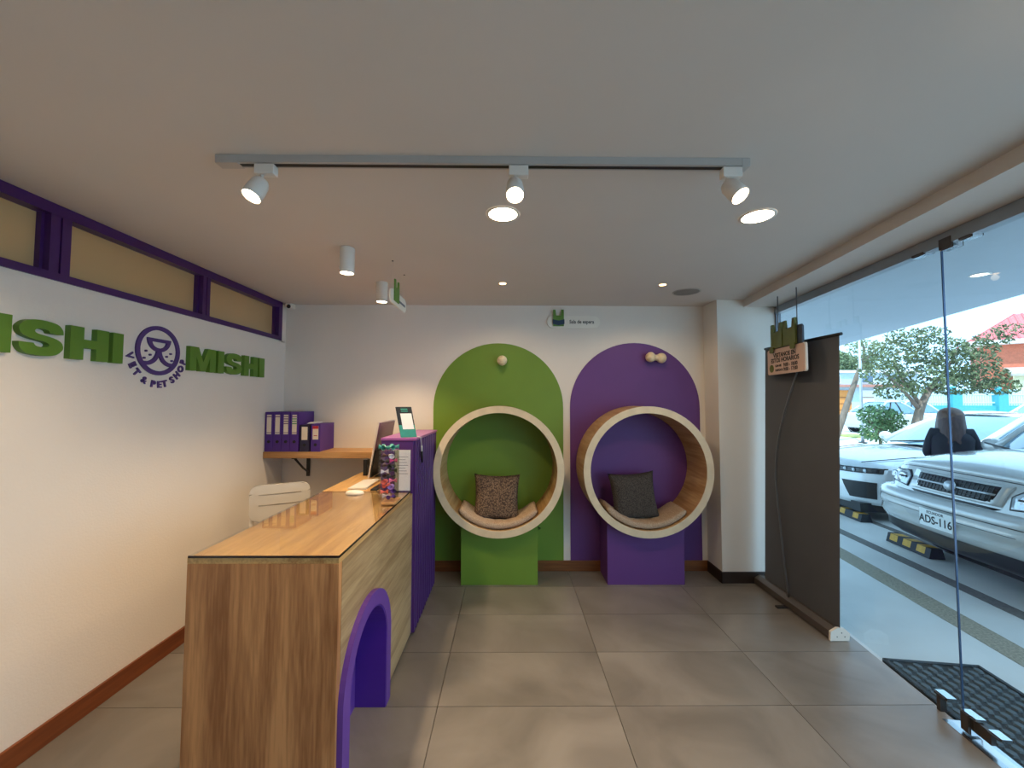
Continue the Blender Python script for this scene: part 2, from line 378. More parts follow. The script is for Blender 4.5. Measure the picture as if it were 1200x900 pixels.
# ------------------------------------------------------------------ shopfront glass
def fac_box(y0, y1, n0, n1, z0, z1, mb=None):
    """box laid along the facade line: y along, n outward offset"""
    mb = mb or MB(); pts = []
    for z in (z0, z1):
        for (y, n) in ((y0, n0), (y0, n1), (y1, n1), (y1, n0)):
            pts.append(Vector((FX(y), y, z))+FN*n)
    return mb.add(pts, [(0,1,2,3),(4,7,6,5),(0,4,5,1),(1,5,6,2),(2,6,7,3),(3,7,4,0)])
struct(fac_box(YR, 3.42, -0.025, 0.03, 2.325, 2.385), 'trim_4', mat('anodised_header', (150, 158, 166), 0.45, 0.5, var=0.04))
JY = 1.915
def pane(y0, y1, name):
    w = struct(fac_box(y0, y1, -0.001, 0.001, 0.02, 2.33), name, CLEAR)
    struct(fac_box(y0, y0+0.005, -0.004, 0.004, 0.02, 2.33), 'polished_edge', mat('glass_edge', (70, 96, 130), 0.15, 0.3, var=0.05), w)
    return w
w5 = pane(JY+0.004, 3.41, 'window_5')
d1 = pane(0.98, JY-0.004, 'door_1')
pane(-0.5, 0.97, 'window_6'); pane(-2.2, -0.51, 'window_7')
struct(fac_box(YR, -2.2, -0.05, 0.05, -0.05, 2.4), 'wall_shopfront_end', COLW)
struct(fac_box(3.405, 3.43, -0.02, 0.02, 0.0, 2.33), 'trim_5', DULLMETAL)
# threshold plate of the door
struct(MB().add([(2.126,1.977,0.002),(1.99,0.9,0.002),(2.08,0.9,0.004),(2.213,1.96,0.004)], [(0,1,2,3)]).add([(2.126,1.977,0.0),(1.99,0.9,0.0),(1.99,0.9,0.002),(2.126,1.977,0.002)], [(0,1,2,3)]), 'trim_6', CHROME)
# patch fittings
def fitting(parent, y0, y1, z0, z1, nub=True):
    mb = fac_box(y0, y1, -0.02, 0.02, z0, z1)
    struct(mb, 'patch_fitting', CHROME, parent)
    for s_ in (-1, 1):
        struct(fac_box(y0+0.004, y1-0.004, 0.02 if s_ > 0 else -0.028, 0.028 if s_ > 0 else -0.02, z0+0.004, z1-0.004), 'cover_plate', BRONZE, parent)
fitting(w5, 1.975, 2.04, 0.078, 0.096); fitting(d1, 1.865, 1.908, 0.01, 0.10); fitting(d1, 1.84, 1.865, 0.09, 0.102); fitting(d1, 1.735, 1.79, 0.085, 0.100)
struct(fac_box(1.79, 1.865, -0.010, 0.010, 0.03, 0.085), 'pivot_rail', BRONZE, d1)
struct(fac_box(2.02, 2.04, -0.014, 0.014, 0.0, 0.075), 'foot_post', BRONZE, w5)
fitting(w5, 1.985, 2.06, 2.318, 2.336); fitting(d1, 1.84, 1.908, 2.30, 2.36); fitting(d1, 1.75, 1.81, 2.312, 2.330)

# ------------------------------------------------------------------ reception counter
def make_counter():
    x0, x1, y0, y1, zt = -1.215, -0.642, 1.522, 2.592, 0.955
    t = thing('reception_counter', 'oak reception counter with glass top and purple arch niche', 'counter', ((x0+x1)/2, (y0+y1)/2, 0))
    MB().bbox((x0, y0, 0.0), (x1-0.006, y0+0.03, zt-0.022), 0.002).build('end_panel', OAK_END, t)
    MB().bbox((x1-0.018, y0-0.0015, 0.0), (x1, y0+0.028, zt-0.022), 0.0015).build('edge_strip', OAK_END, t)
    # front panel with arch opening: built from strips around the arch
    ac, ar, az = 1.835, 0.235, 0.365          # arch centre y, inner radius, springing height
    yA, yB = y0+0.03, 2.655; top = zt-0.022
    pf = MB(); n = 24
    arc = [(ac-ar*math.cos(PI*k/n), az+ar*math.sin(PI*k/n)) for k in range(n+1)]
    fn = lambda a, b, d: (d, a, b)
    pf.prism([(yA, 0.03), (ac-ar, 0.03), (ac-ar, az), (ac-ar, top), (yA, top)], fn, x1-0.025, x1)
    pf.prism([(ac+ar, 0.03), (yB, 0.03), (yB, top), (ac+ar, top)], fn, x1-0.025, x1)
    for k in range(n):
        (a0, b0), (a1, b1) = arc[k], arc[k+1]
        pf.prism([(a0, b0), (a1, b1), (a1, top), (a0, top)], fn, x1-0.025, x1)
    pf.build('front_panel', OAK_SIDE, t)
    # arch surround, jambs and niche back
    o_ = [(ac-ar-0.067, 0.0)]+[(ac-(ar+0.067)*math.cos(PI*k/n), az+(ar+0.067)*math.sin(PI*k/n)) for k in range(n+1)]+[(ac+ar+0.067, 0.0)]
    i_ = [(ac-ar, 0.0)]+arc+[(ac+ar, 0.0)]
    ms = MB(); m = len(o_)
    for k in range(m-1):
        ms.prism([o_[k], o_[k+1], i_[k+1], i_[k]], fn, x1-0.002, x1+0.022)
    sr = ms.build('arch_surround', ARCH_P, t)
    jm = MB()
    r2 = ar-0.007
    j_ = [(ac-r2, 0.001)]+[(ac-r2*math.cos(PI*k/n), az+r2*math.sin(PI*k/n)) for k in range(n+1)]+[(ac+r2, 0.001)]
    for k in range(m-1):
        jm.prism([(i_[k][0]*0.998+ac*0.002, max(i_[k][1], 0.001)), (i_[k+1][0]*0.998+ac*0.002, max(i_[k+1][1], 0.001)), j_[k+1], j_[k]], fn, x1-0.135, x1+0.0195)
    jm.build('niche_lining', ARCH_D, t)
    MB().prism(i_, fn, x1-0.145, x1-0.135).build('niche_back', ARCH_P, t)
    MB().box((x0+0.02, y0+0.03, 0), (x1-0.15, yB, 0.9)).build('carcass', OAK_END, t)
    MB().bbox((x0, y0, zt-0.022), (x1, y1, zt), 0.0015).build('worktop', OAK_TOP, t)
    MB().box((x0+0.006, y0+0.001, zt-0.0205), (x1-0.004, y0+0.0005, zt-0.02)).build('edge_band', OAK_END, t)
    MB().box((x0+0.004, y0+0.002, zt+0.0035), (x1-0.002, y1, zt+0.009)).build('glass_top', TOPGLASS, t)
    MB().box((x0+0.003, y0-0.0015, zt+0.0005), (x1+0.0015, y0+0.0015, zt+0.0085)).box((x1-0.0015, y0, zt+0.0005), (x1+0.0015, 2.60, zt+0.0085)).build('glass_edge', mat('counter_glass_edge', (38, 26, 30), 0.25, var=0.05), t)
    MB().box((x0+0.05, 2.16, 0), (x1-0.03, yB, 0.03)).build('toe_kick', BLACK, t)
    d = thing('reception_desk', 'oak desk extension behind the purple slatted block', 'desk', (-1.03, 3.0, 0))
    MB().bbox((x0, 2.594, zt-0.022), (-0.86, 3.40, zt+0.008), 0.0015).build('worktop', OAK_TOP, d)
    MB().box((x0+0.01, 3.36, 0), (-0.87, 3.39, zt-0.022)).build('end_panel', OAK_END, d)
    # slatted block
    s = thing('slatted_partition', 'purple fluted block at the end of the oak counter', 'partition', (-0.745, 3.03, 0))
    MB().bbox((-0.855, 2.668, 0.03), (-0.655, 3.42, 1.285), 0.003).build('body', mat('purple_slat_shade', (44, 22, 66), 0.5, var=0.05), s)  # darker purple puts the shade between the slats into the colour
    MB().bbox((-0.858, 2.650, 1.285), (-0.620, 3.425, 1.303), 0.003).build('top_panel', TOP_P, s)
    MB().box((-0.85, 2.69, 0), (-0.66, 3.40, 0.03)).build('toe_kick', BLACK, s)
    proto = None; ns = 13; pitch = (3.42-2.668)/ns
    for k in range(ns):
        y = 2.668+pitch*k
        if proto is None:
            proto = MB().bbox((-0.656, y, 0.02), (-0.622, y+pitch*0.50, 1.285), 0.004).build('slat', SLAT_P, s)
        else:
            c = proto.copy(); COL.objects.link(c); c.location.y = pitch*k
    MB().bbox((-0.855, 2.655, 0.02), (-0.64, 2.667, 1.285), 0.002).build('front_board', SLAT_P, s)
make_counter()

# ------------------------------------------------------------------ arches and round nest seats
def arch_panel(xa, xb, ztop, m, name_label):
    r = (xb-xa)/2; c = (xa+xb)/2; n = 36
    poly = [(xa, 0.096), (xb, 0.096)]+[(c+r*math.cos(PI*k/n), ztop-r+r*math.sin(PI*k/n)) for k in range(n+1)]
    return one(MB().prism(poly, lambda a, b, d: (a, d, b), YB-0.006, YB-0.0005), 'arch_panel', m, name_label, 'wall panel', (c, YB, 0.096))
arch_panel(-0.701, 0.506, 2.093, GREEN, 'tall green arch panel on the white back wall')
arch_panel(0.570, 1.783, 2.100, PURPLE, 'tall purple arch panel on the white back wall')
def nest_seat(cx, pm, label, ped_x0, ped_x1):
    cz, R, r, yf, yb = 0.967, 0.543, 0.487, 3.28, YB-0.008
    t = thing('nest_seat', label, 'seat', (cx, 3.47, 0), group='round nest seats')
    MB().lathe([(r, yf+0.006), (R, yf+0.006), (R, yb), (r, yb)], (cx, 0, cz), (0, 1, 0), 72, True, True).build('shell', BIRCH, t)
    sh = t.children[-1]
    for p in sh.data.polygons: p.use_smooth = False
    MB().lathe([(r-0.001, yf), (R+0.001, yf), (R+0.001, yf+0.007), (r-0.001, yf+0.007)], (cx, 0, cz), (0, 1, 0), 72, False, True).build('rim', BIRCH_RIM, t)
    n = 20; h = (ped_x1-ped_x0)/2; c = (ped_x0+ped_x1)/2; pts = []
    for k in range(n+1):
        x = ped_x1-(ped_x1-ped_x0)*k/n; pts.append((x, cz-math.sqrt(max(0, (R+0.002)**2-(x-cx)**2))))
    MB().prism([(ped_x0, 0.0), (ped_x1, 0.0)]+pts, lambda a, b, d: (a, d, b), 3.389, yb).build('pedestal', pm, t)
    # hidden bracket screws on the wall side
    for k in range(2):
        zz = 0.43-0.05*k
        MB().tube([(ped_x1+0.02, yb-0.004, zz+0.02), (ped_x1+0.045, yb-0.02, zz+0.012), (ped_x1+0.03, yb-0.004, zz)], 0.004, 6).build('cable_clip', BLACK, t)
    return t
nest_seat(-0.082, GREEN, 'round wooden nest seat on a green pedestal', -0.402, 0.248)
nest_seat(1.166, PURPLE, 'round wooden nest seat on a purple pedestal', 0.840, 1.496)
def fabric(name, a, b, sc=60):
    m, nt, bs = _new(name); N, L = nt.nodes, nt.links
    tc = N.new('ShaderNodeTexCoord'); v = N.new('ShaderNodeTexVoronoi'); v.inputs['Scale'].default_value = sc
    L.new(tc.outputs['Object'], v.inputs['Vector']); rp = N.new('ShaderNodeValToRGB')
    rp.color_ramp.elements[0].color = lin(*a); rp.color_ramp.elements[1].color = lin(*b); rp.color_ramp.elements[1].position = 0.7
    L.new(v.outputs['Distance'], rp.inputs['Fac']); L.new(rp.outputs['Color'], bs.inputs['Base Color'])
    bp = N.new('ShaderNodeBump'); bp.inputs['Strength'].default_value = 0.5; bp.inputs['Distance'].default_value = 0.004
    L.new(v.outputs['Distance'], bp.inputs['Height']); L.new(bp.outputs['Normal'], bs.inputs['Normal'])
    bs.inputs['Roughness'].default_value = 0.95; MATS[name] = m; return m
PAD_F = fabric('beige_linen', (206, 184, 160), (160, 136, 112), 160)
PIL_A = fabric('tweed_brown', (150, 124, 98), (66, 50, 40), 85)
PIL_B = fabric('charcoal_linen', (96, 88, 80), (52, 46, 42), 120)
def seat_pad(cx, label, a0, a1):
    cz, r1, r0 = 0.967, 0.484, 0.428; mb = MB(); nu, nv = 40, 10
    def sec(v):
        a = 2*PI*v; sx = math.copysign(abs(math.cos(a))**0.4, math.cos(a)); sy = math.copysign(abs(math.sin(a))**0.4, math.sin(a)); return sx, sy
    def fn(u, v):
        sx, sy = sec(v); ang = math.radians(a0+(a1-a0)*u)-PI/2
        e = min(1.0, 12*min(u, 1-u)+0.45)
        wob = 0.004*math.sin(u*46+sx*2)*(1 if sy < 0 else 0.2)*math.exp(-((u-0.5)/0.25)**2)
        rr = (r1+r0)/2+(sy*(r1-r0)/2)*e+wob; y = 3.46+sx*0.155*(0.96+0.04*e)
        return (cx+rr*math.cos(ang), y, cz+rr*math.sin(ang))
    mb.grid(fn, nu, 24)
    for u in (0.0, 1.0): mb.add([fn(u, k/24) for k in range(24)], [tuple(range(24))], True)
    return one(mb, 'seat_pad', PAD_F, label, 'cushion', (cx, 3.46, cz-r1), 'curved seat pads')
seat_pad(-0.082, 'curved beige seat pad in the green nest seat', -46, 44)
seat_pad(1.166, 'curved beige seat pad in the purple nest seat', -48, 44)
def pillow(c, w, h, th, m, label, tilt, rot, yaw=0.0):
    mb = MB(); n = 18
    def face(sgn):
        def fn(u, v):
            a, b = 2*u-1, 2*v-1
            k = 1-0.10*(1-abs(a)**2)*abs(b)**3-0.0; k2 = 1-0.10*(1-abs(b)**2)*abs(a)**3
            d = (max(0, (1-a**4)*(1-b**4)))**0.55
            return (a*w/2*k2, sgn*th/2*d, b*h/2*k)
        return fn
    mb.grid(face(-1), n, n).grid(face(1), n, n)
    M = Matrix.Translation(c) @ Matrix.Rotation(yaw, 4, 'Z') @ Matrix.Rotation(tilt, 4, 'X') @ Matrix.Rotation(rot, 4, 'Y')
    mb.xf(lambda p: M @ p)
    return one(mb, 'throw_pillow', m, label, 'pillow', Vector(c)-Vector((0, 0, h/2)), 'square pillows in the nest seats')
pillow((-0.105, 3.47, 0.715), 0.405, 0.395, 0.12, PIL_A, 'brown tweed square pillow in the green nest seat', math.radians(-12), math.radians(1))
pillow((1.095, 3.47, 0.725), 0.42, 0.41, 0.12, PIL_B, 'charcoal square pillow in the purple nest seat', math.radians(-12), math.radians(-3), math.radians(5))
# wall pegs above the seats
PEG = mat('marbled_peg', (226, 206, 168), 0.4, var=0.12, scale=30)
pg = MB().ball((-0.064, YB-0.062, 1.925), 0.047, 20, 14).tube([(-0.064, YB-0.03, 1.925), (-0.064, YB-0.004, 1.925)], 0.02, 14)
one(pg, 'wall_peg', PEG, 'round cream wall peg on the green arch', 'wall peg', (-0.064, YB-0.004, 1.925))
cx = 1.36; pb = MB()
for sx_ in (-1, 1): pb.ball((cx+sx_*0.05, YB-0.058, 1.957-sx_*0.004), (0.046, 0.045, 0.047), 20, 14)
pb.lathe([(0.030, -0.03), (0.027, 0.0), (0.030, 0.03)], (cx, YB-0.058, 1.957), (1, 0, 0), 16)
pb.tube([(cx, YB-0.04, 1.957), (cx, YB-0.004, 1.957)], 0.016, 12)
one(pb, 'wall_peg', PEG, 'bone shaped cream wall peg on the purple arch', 'wall peg', (cx, YB-0.004, 1.954))

# ------------------------------------------------------------------ wall lettering and emblem
LX0, LX1, LZ0, LZ1 = XL+0.0005, XL+0.028, 1.746, 1.904
lf = lambda a, b, d: (d, a, b)
LH = LZ1-LZ0
def letter(ch, y0, y1, label):
    w = y1-y0; mb = MB(); st = 0.056
    P = lambda a, b: (y0+a*w, LZ0+b*LH)
    if ch == 'I': mb.prism([P(0, 0), P(1, 0), P(1, 1), P(0, 1)], lf, LX0, LX1)
    elif ch == 'H':
        s_ = 0.335; polys = [P(0, 0), P(s_, 0), P(s_, 0.37), P(1-s_, 0.37), P(1-s_, 0), P(1, 0), P(1, 1), P(1-s_, 1), P(1-s_, 0.63), P(s_, 0.63), P(s_, 1), P(0, 1)]
        mb.prism(polys, lf, LX0, LX1)
    elif ch == 'M':
        mb.prism([P(0, 0), P(0.24, 0), P(0.24, 0.60), P(0.40, 0), P(0.60, 0), P(0.76, 0.60), P(0.76, 0), P(1, 0), P(1, 1), P(0.68, 1), P(0.5, 0.40), P(0.32, 1), P(0, 1)], lf, LX0, LX1)
    elif ch == 'S':
        A_ = [(0.97, 0.66), (0.95, 0.80), (0.82, 0.945), (0.5, 1.0), (0.2, 0.95), (0.05, 0.80), (0.03, 0.68), (0.09, 0.55), (0.25, 0.465), (0.45, 0.42), (0.60, 0.385), (0.655, 0.33), (0.62, 0.265), (0.5, 0.24), (0.38, 0.265), (0.33, 0.34)]
        B_ = [(1-a, 1-b) for a, b in A_]
        poly = [P(q.x, q.y) for L_ in (A_, B_) for q in catmull([(a, b, 0) for a, b in L_], 4)]
        mb.prism(poly, lf, LX0, LX1)
    return one(mb, 'wall_letter', LETTER_G, label, 'letter', (XL, (y0+y1)/2, LZ0), 'green letters on the left wall')
letter('M', 1.325, 1.550, 'green letter M at the start of the nearer wall word')
letter('I', 1.572, 1.633, 'green letter I before the nearer S, cut by the photo edge')
letter('S', 1.652, 1.828, 'green letter S of the nearer wall word')
letter('H', 1.851, 2.029, 'green letter H of the nearer wall word')
letter('I', 2.050, 2.105, 'green letter I just left of the purple round emblem')
letter('M', 2.545, 2.769, 'green letter M just right of the purple round emblem')
letter('I', 2.790, 2.850, 'green letter I between M and S in the farther wall word')
letter('S', 2.868, 3.045, 'green letter S of the farther wall word')
letter('H', 3.068, 3.231, 'green letter H of the farther wall word')
letter('I', 3.250, 3.319, 'green letter I ending the wall word nearest the corner')
def emblem():
    cy, cz, R = 2.343, 1.846, 0.146; d0, d1 = XL+0.0005, XL+0.010
    t = thing('wall_emblem', 'purple round muzzle emblem with curved lettering on the left wall', 'emblem', (XL, cy, cz-R))
    MB().ring(circ(cy, cz, R, 64), circ(cy, cz, R-0.024, 64), lf, d0, d1).build('outer_ring', EMBLEM_P, t)
    n = 24; hw, st = 0.078, 0.022; zt = cz+0.070
    o_ = [(cy-hw, zt), (cy+hw, zt)]+[(cy+hw*math.cos(PI*k/n), zt-0.078*math.sin(PI*k/n)) for k in range(1, n)]
    ih = hw-0.030
    i_ = [(cy-ih, zt-0.02), (cy+ih, zt-0.02)]+[(cy+ih*math.cos(PI*k/n), zt-0.02-0.036*math.sin(PI*k/n)) for k in range(1, n)]
    MB().ring(o_, i_, lf, d0, d1).build('nose_outline', EMBLEM_P, t)
    for s_ in (-1, 1):
        pts = [(cy+s_*0.004, cz+0.005), (cy+s_*0.010, cz-0.025), (cy+s_*0.030, cz-0.058), (cy+s_*0.064, cz-0.078), (cy+s_*0.100, cz-0.080)]
        stroke(MB(), catmull([(a, b, 0) for a, b in pts], 6), 0.022, lf, d0, d1-0.0004*s_).build('mouth_line', EMBLEM_P, t)
        for a, b in ((0.082, -0.010), (0.055, -0.030), (0.092, -0.052)):
            MB().prism(circ(cy+s_*a, cz+b, 0.006, 12), lf, d0, d1).build('whisker_dot', EMBLEM_P, t)
    txt = 'VET & PET SHOP'; rad = 0.196
    angs = [-166, -151, -137, None, -118, None, -99, -86, -74.5, None, -57, -43, -28.5, -15]
    for ch, a in zip(txt, angs):
        if a is None: continue
        a = math.radians(a); c = (XL+0.0005, cy+0.184*math.cos(a), cz+0.203*math.sin(a))
        up = Vector((0, -math.cos(a), -math.sin(a))); right = Vector((0, -math.sin(a), math.cos(a)))
        text_mb(ch, 0.054, 0.008, c, right, up, bold=0.0006 if ch == '&' else 0.0021).build('lettering', EMBLEM_P, t)
emblem()

# ------------------------------------------------------------------ shelf, binders, chair
def shelf():
    t = thing('wall_shelf', 'oak wall shelf holding purple binders in the corner', 'shelf', (-1.6, 3.52, 1.06))
    MB().bbox((XL+0.002, 3.375, 1.062), (-1.10, YB-0.001, 1.116), 0.003).build('board', SHELF_W, t)
    b = MB().box((-1.86, 3.40, 1.052), (-1.83, YB-0.002, 1.061)).box((-1.86, YB-0.012, 0.86), (-1.83, YB-0.002, 1.052))
    b.tube([(-1.845, 3.43, 1.05), (-1.845, YB-0.10, 0.95), (-1.845, YB-0.01, 0.90)], 0.009, 8).build('bracket', DARK, t)
shelf()
BIND_P = mat('binder_purple', (70, 32, 128), 0.5, var=0.05)
BIND_D = mat('binder_navy', (34, 26, 62), 0.5, var=0.05)
LABEL_P = mat('binder_label', (224, 210, 190), 0.7, var=0.03)
def binder(x0, x1, h, label, lab, m, red=False, bands=0):
    z = 1.1165; yf = 3.385; t = thing('lever_arch_binder', label, 'binder', ((x0+x1)/2, 3.5, z), group='binders on the wall shelf')
    MB().bbox((x0, yf, z), (x1, yf+0.265, z+h), 0.002).build('cover', m, t)
    xm, hw = (x0+x1)/2, (x1-x0)/2-0.016
    zl0, zl1 = z+h*0.44, z+h*0.93
    MB().box((xm-hw, yf-0.002, zl0), (xm+hw, yf-0.0002, zl1)).build('spine_label', LABEL_P, t)
    sl = t.children[-1]
    if lab:
        sub(MB().box((xm-hw, yf-0.003, zl1-0.020), (xm+hw, yf-0.002, zl1-0.012)), 'label_band', mat('band_mauve', (120, 84, 120), 0.7), sl)
        sub(MB().box((xm-hw, yf-0.003, zl0+0.010), (xm+hw, yf-0.002, zl0+0.016)), 'label_band', mat('band_mauve', (120, 84, 120), 0.7), sl)
    for k in range(bands):
        mm = mat('band_green', (96, 150, 96), 0.7) if lab == 'g' else mat('band_mauve', (120, 84, 120), 0.7)
        sub(MB().box((xm-hw, yf-0.003, zl1-0.040-k*0.020), (xm+hw, yf-0.002, zl1-0.031-k*0.020)), 'label_band', mm, sl)
    if red:
        sub(MB().box((xm-hw, yf-0.003, zl1-0.025), (xm+hw, yf-0.002, zl1)), 'label_band', mat('band_red', (176, 34, 48), 0.7), sl)
        sub(MB().box((xm-hw*0.6, yf-0.003, zl0+0.03), (xm+hw*0.6, yf-0.002, zl0+0.036)), 'label_band', mat('band_red', (176, 34, 48), 0.7), sl)
    MB().lathe([(0.013, 0), (0.013, 0.003), (0.008, 0.003), (0.008, 0)], (xm, yf-0.0002, z+h*0.25), (0, -1, 0), 16).build('ring_pull', BLACK, t)
    MB().disc((xm, yf-0.0006, z+h*0.25), 0.009, (0, -1, 0), 14).build('finger_hole', INK, t)
bxs = [-2.084, -2.012, -1.940, -1.868, -1.796]
binder(bxs[0], bxs[1]-0.002, 0.338, 'tall purple binder nearest the left wall', 'm', BIND_P)
binder(bxs[1], bxs[2]-0.002, 0.338, 'tall purple binder, second from the left wall', 'm', BIND_P)
binder(bxs[2], bxs[3]-0.002, 0.338, 'tall purple binder with mauve banded label, third from the left wall', 'm', BIND_P, bands=3)
binder(bxs[3], bxs[4]-0.002, 0.338, 'tall purple binder with a green banded label', 'g', BIND_P, bands=3)
binder(-1.786, -1.704, 0.228, 'short dark binder with a plain cream label', '', BIND_D)
binder(-1.692, -1.612, 0.236, 'short purple binder with a red topped label', '', BIND_P, red=True)
pp = MB()
for k in range(4): pp.box((-1.745+0.004*k, 3.42+0.01*k, 1.3535+0.003*k), (-1.69+0.003*k, 3.58, 1.356+0.003*k))
one(pp, 'paper_sheaf', PAPER, 'small sheaf of white papers lying on the short binders', 'papers', (-1.72, 3.5, 1.3535))
def chair():
    t = thing('plastic_chair', 'white plastic chair with two slots in its backrest behind the counter', 'chair', (-1.680, 2.94, 0), math.atan2(0.18, 0.336))
    # local: x along the back, y away from the camera (seat side)
    mb = MB(); n = 30; w, zb, zt = 0.385, 0.68, 0.945
    poly = rrect(-w/2, zb, w/2, zt, 0.06, 6)
    yb = lambda x, z: -0.02*(1-(2*x/w)**2)-0.10*(z-zb)*0.6
    def slab(poly, d0, d1):
        m = MB(); k = len(poly); vs = [(x, yb(x, z)+d0, z) for x, z in poly]+[(x, yb(x, z)+d1, z) for x, z in poly]
        return m.add(vs, [tuple(range(k))[::-1], tuple(range(k, 2*k))]+[(i, (i+1) % k, k+(i+1) % k, k+i) for i in range(k)])
    slots = [(0.870, 0.878), (0.795, 0.803)]; sw = 0.135
    # bands of the backrest around the two slots
    zs = [zb, slots[1][0], slots[1][1], slots[0][0], slots[0][1], zt]
    def half(x, z):
        r = 0.06
        dz = max(0, z-(zt-r), (zb+r)-z); return w/2-r+math.sqrt(max(0, r*r-dz*dz))
    m = MB()
    def band(z0, z1, xs, both=True, k=6, nx=14):
        for sgn in (-1, 1):
            def fn(u, v):
                z = z0+(z1-z0)*v
                if xs is None: x = (2*u-1)*half(0, z)
                else:
                    x = xs[0]+(half(0, z)-xs[0])*u if xs[1] > 0 else -half(0, z)+(half(0, z)-xs[0])*u
                return (x, yb(x, z)+sgn*0.009, z)
            m.grid(fn, nx, k)
    band(zs[0], zs[1], None); band(zs[2], zs[3], None); band(zs[4], zs[5], None)
    for a, b in ((zs[1], zs[2]), (zs[3], zs[4])):
        band(a, b, (sw, 1), k=1, nx=4); band(a, b, (sw, -1), k=1, nx=4)
    k = len(poly)
    m.add([(x, yb(x, z)-0.009, z) for x, z in poly]+[(x, yb(x, z)+0.009, z) for x, z in poly], [(i, (i+1) % k, k+(i+1) % k, k+i) for i in range(k)])
    m.build('backrest', WHITE_PL, t, world=False)
    MB().prism(rrect(-0.19, 0.02, 0.19, 0.38, 0.05), lambda a, b, d: (a, b, d), 0.43, 0.452).build('seat', WHITE_PL, t, world=False)
    for s_ in (-1, 1):
        MB().tube([(s_*0.175, 0.01, 0.70), (s_*0.18, 0.02, 0.45), (s_*0.185, -0.03, 0.0)], [0.014, 0.017, 0.013], 10).build('leg', WHITE_PL, t, world=False)
        MB().tube([(s_*0.165, 0.34, 0.44), (s_*0.17, 0.36, 0.0)], [0.017, 0.013], 10).build('leg', WHITE_PL, t, world=False)
chair()

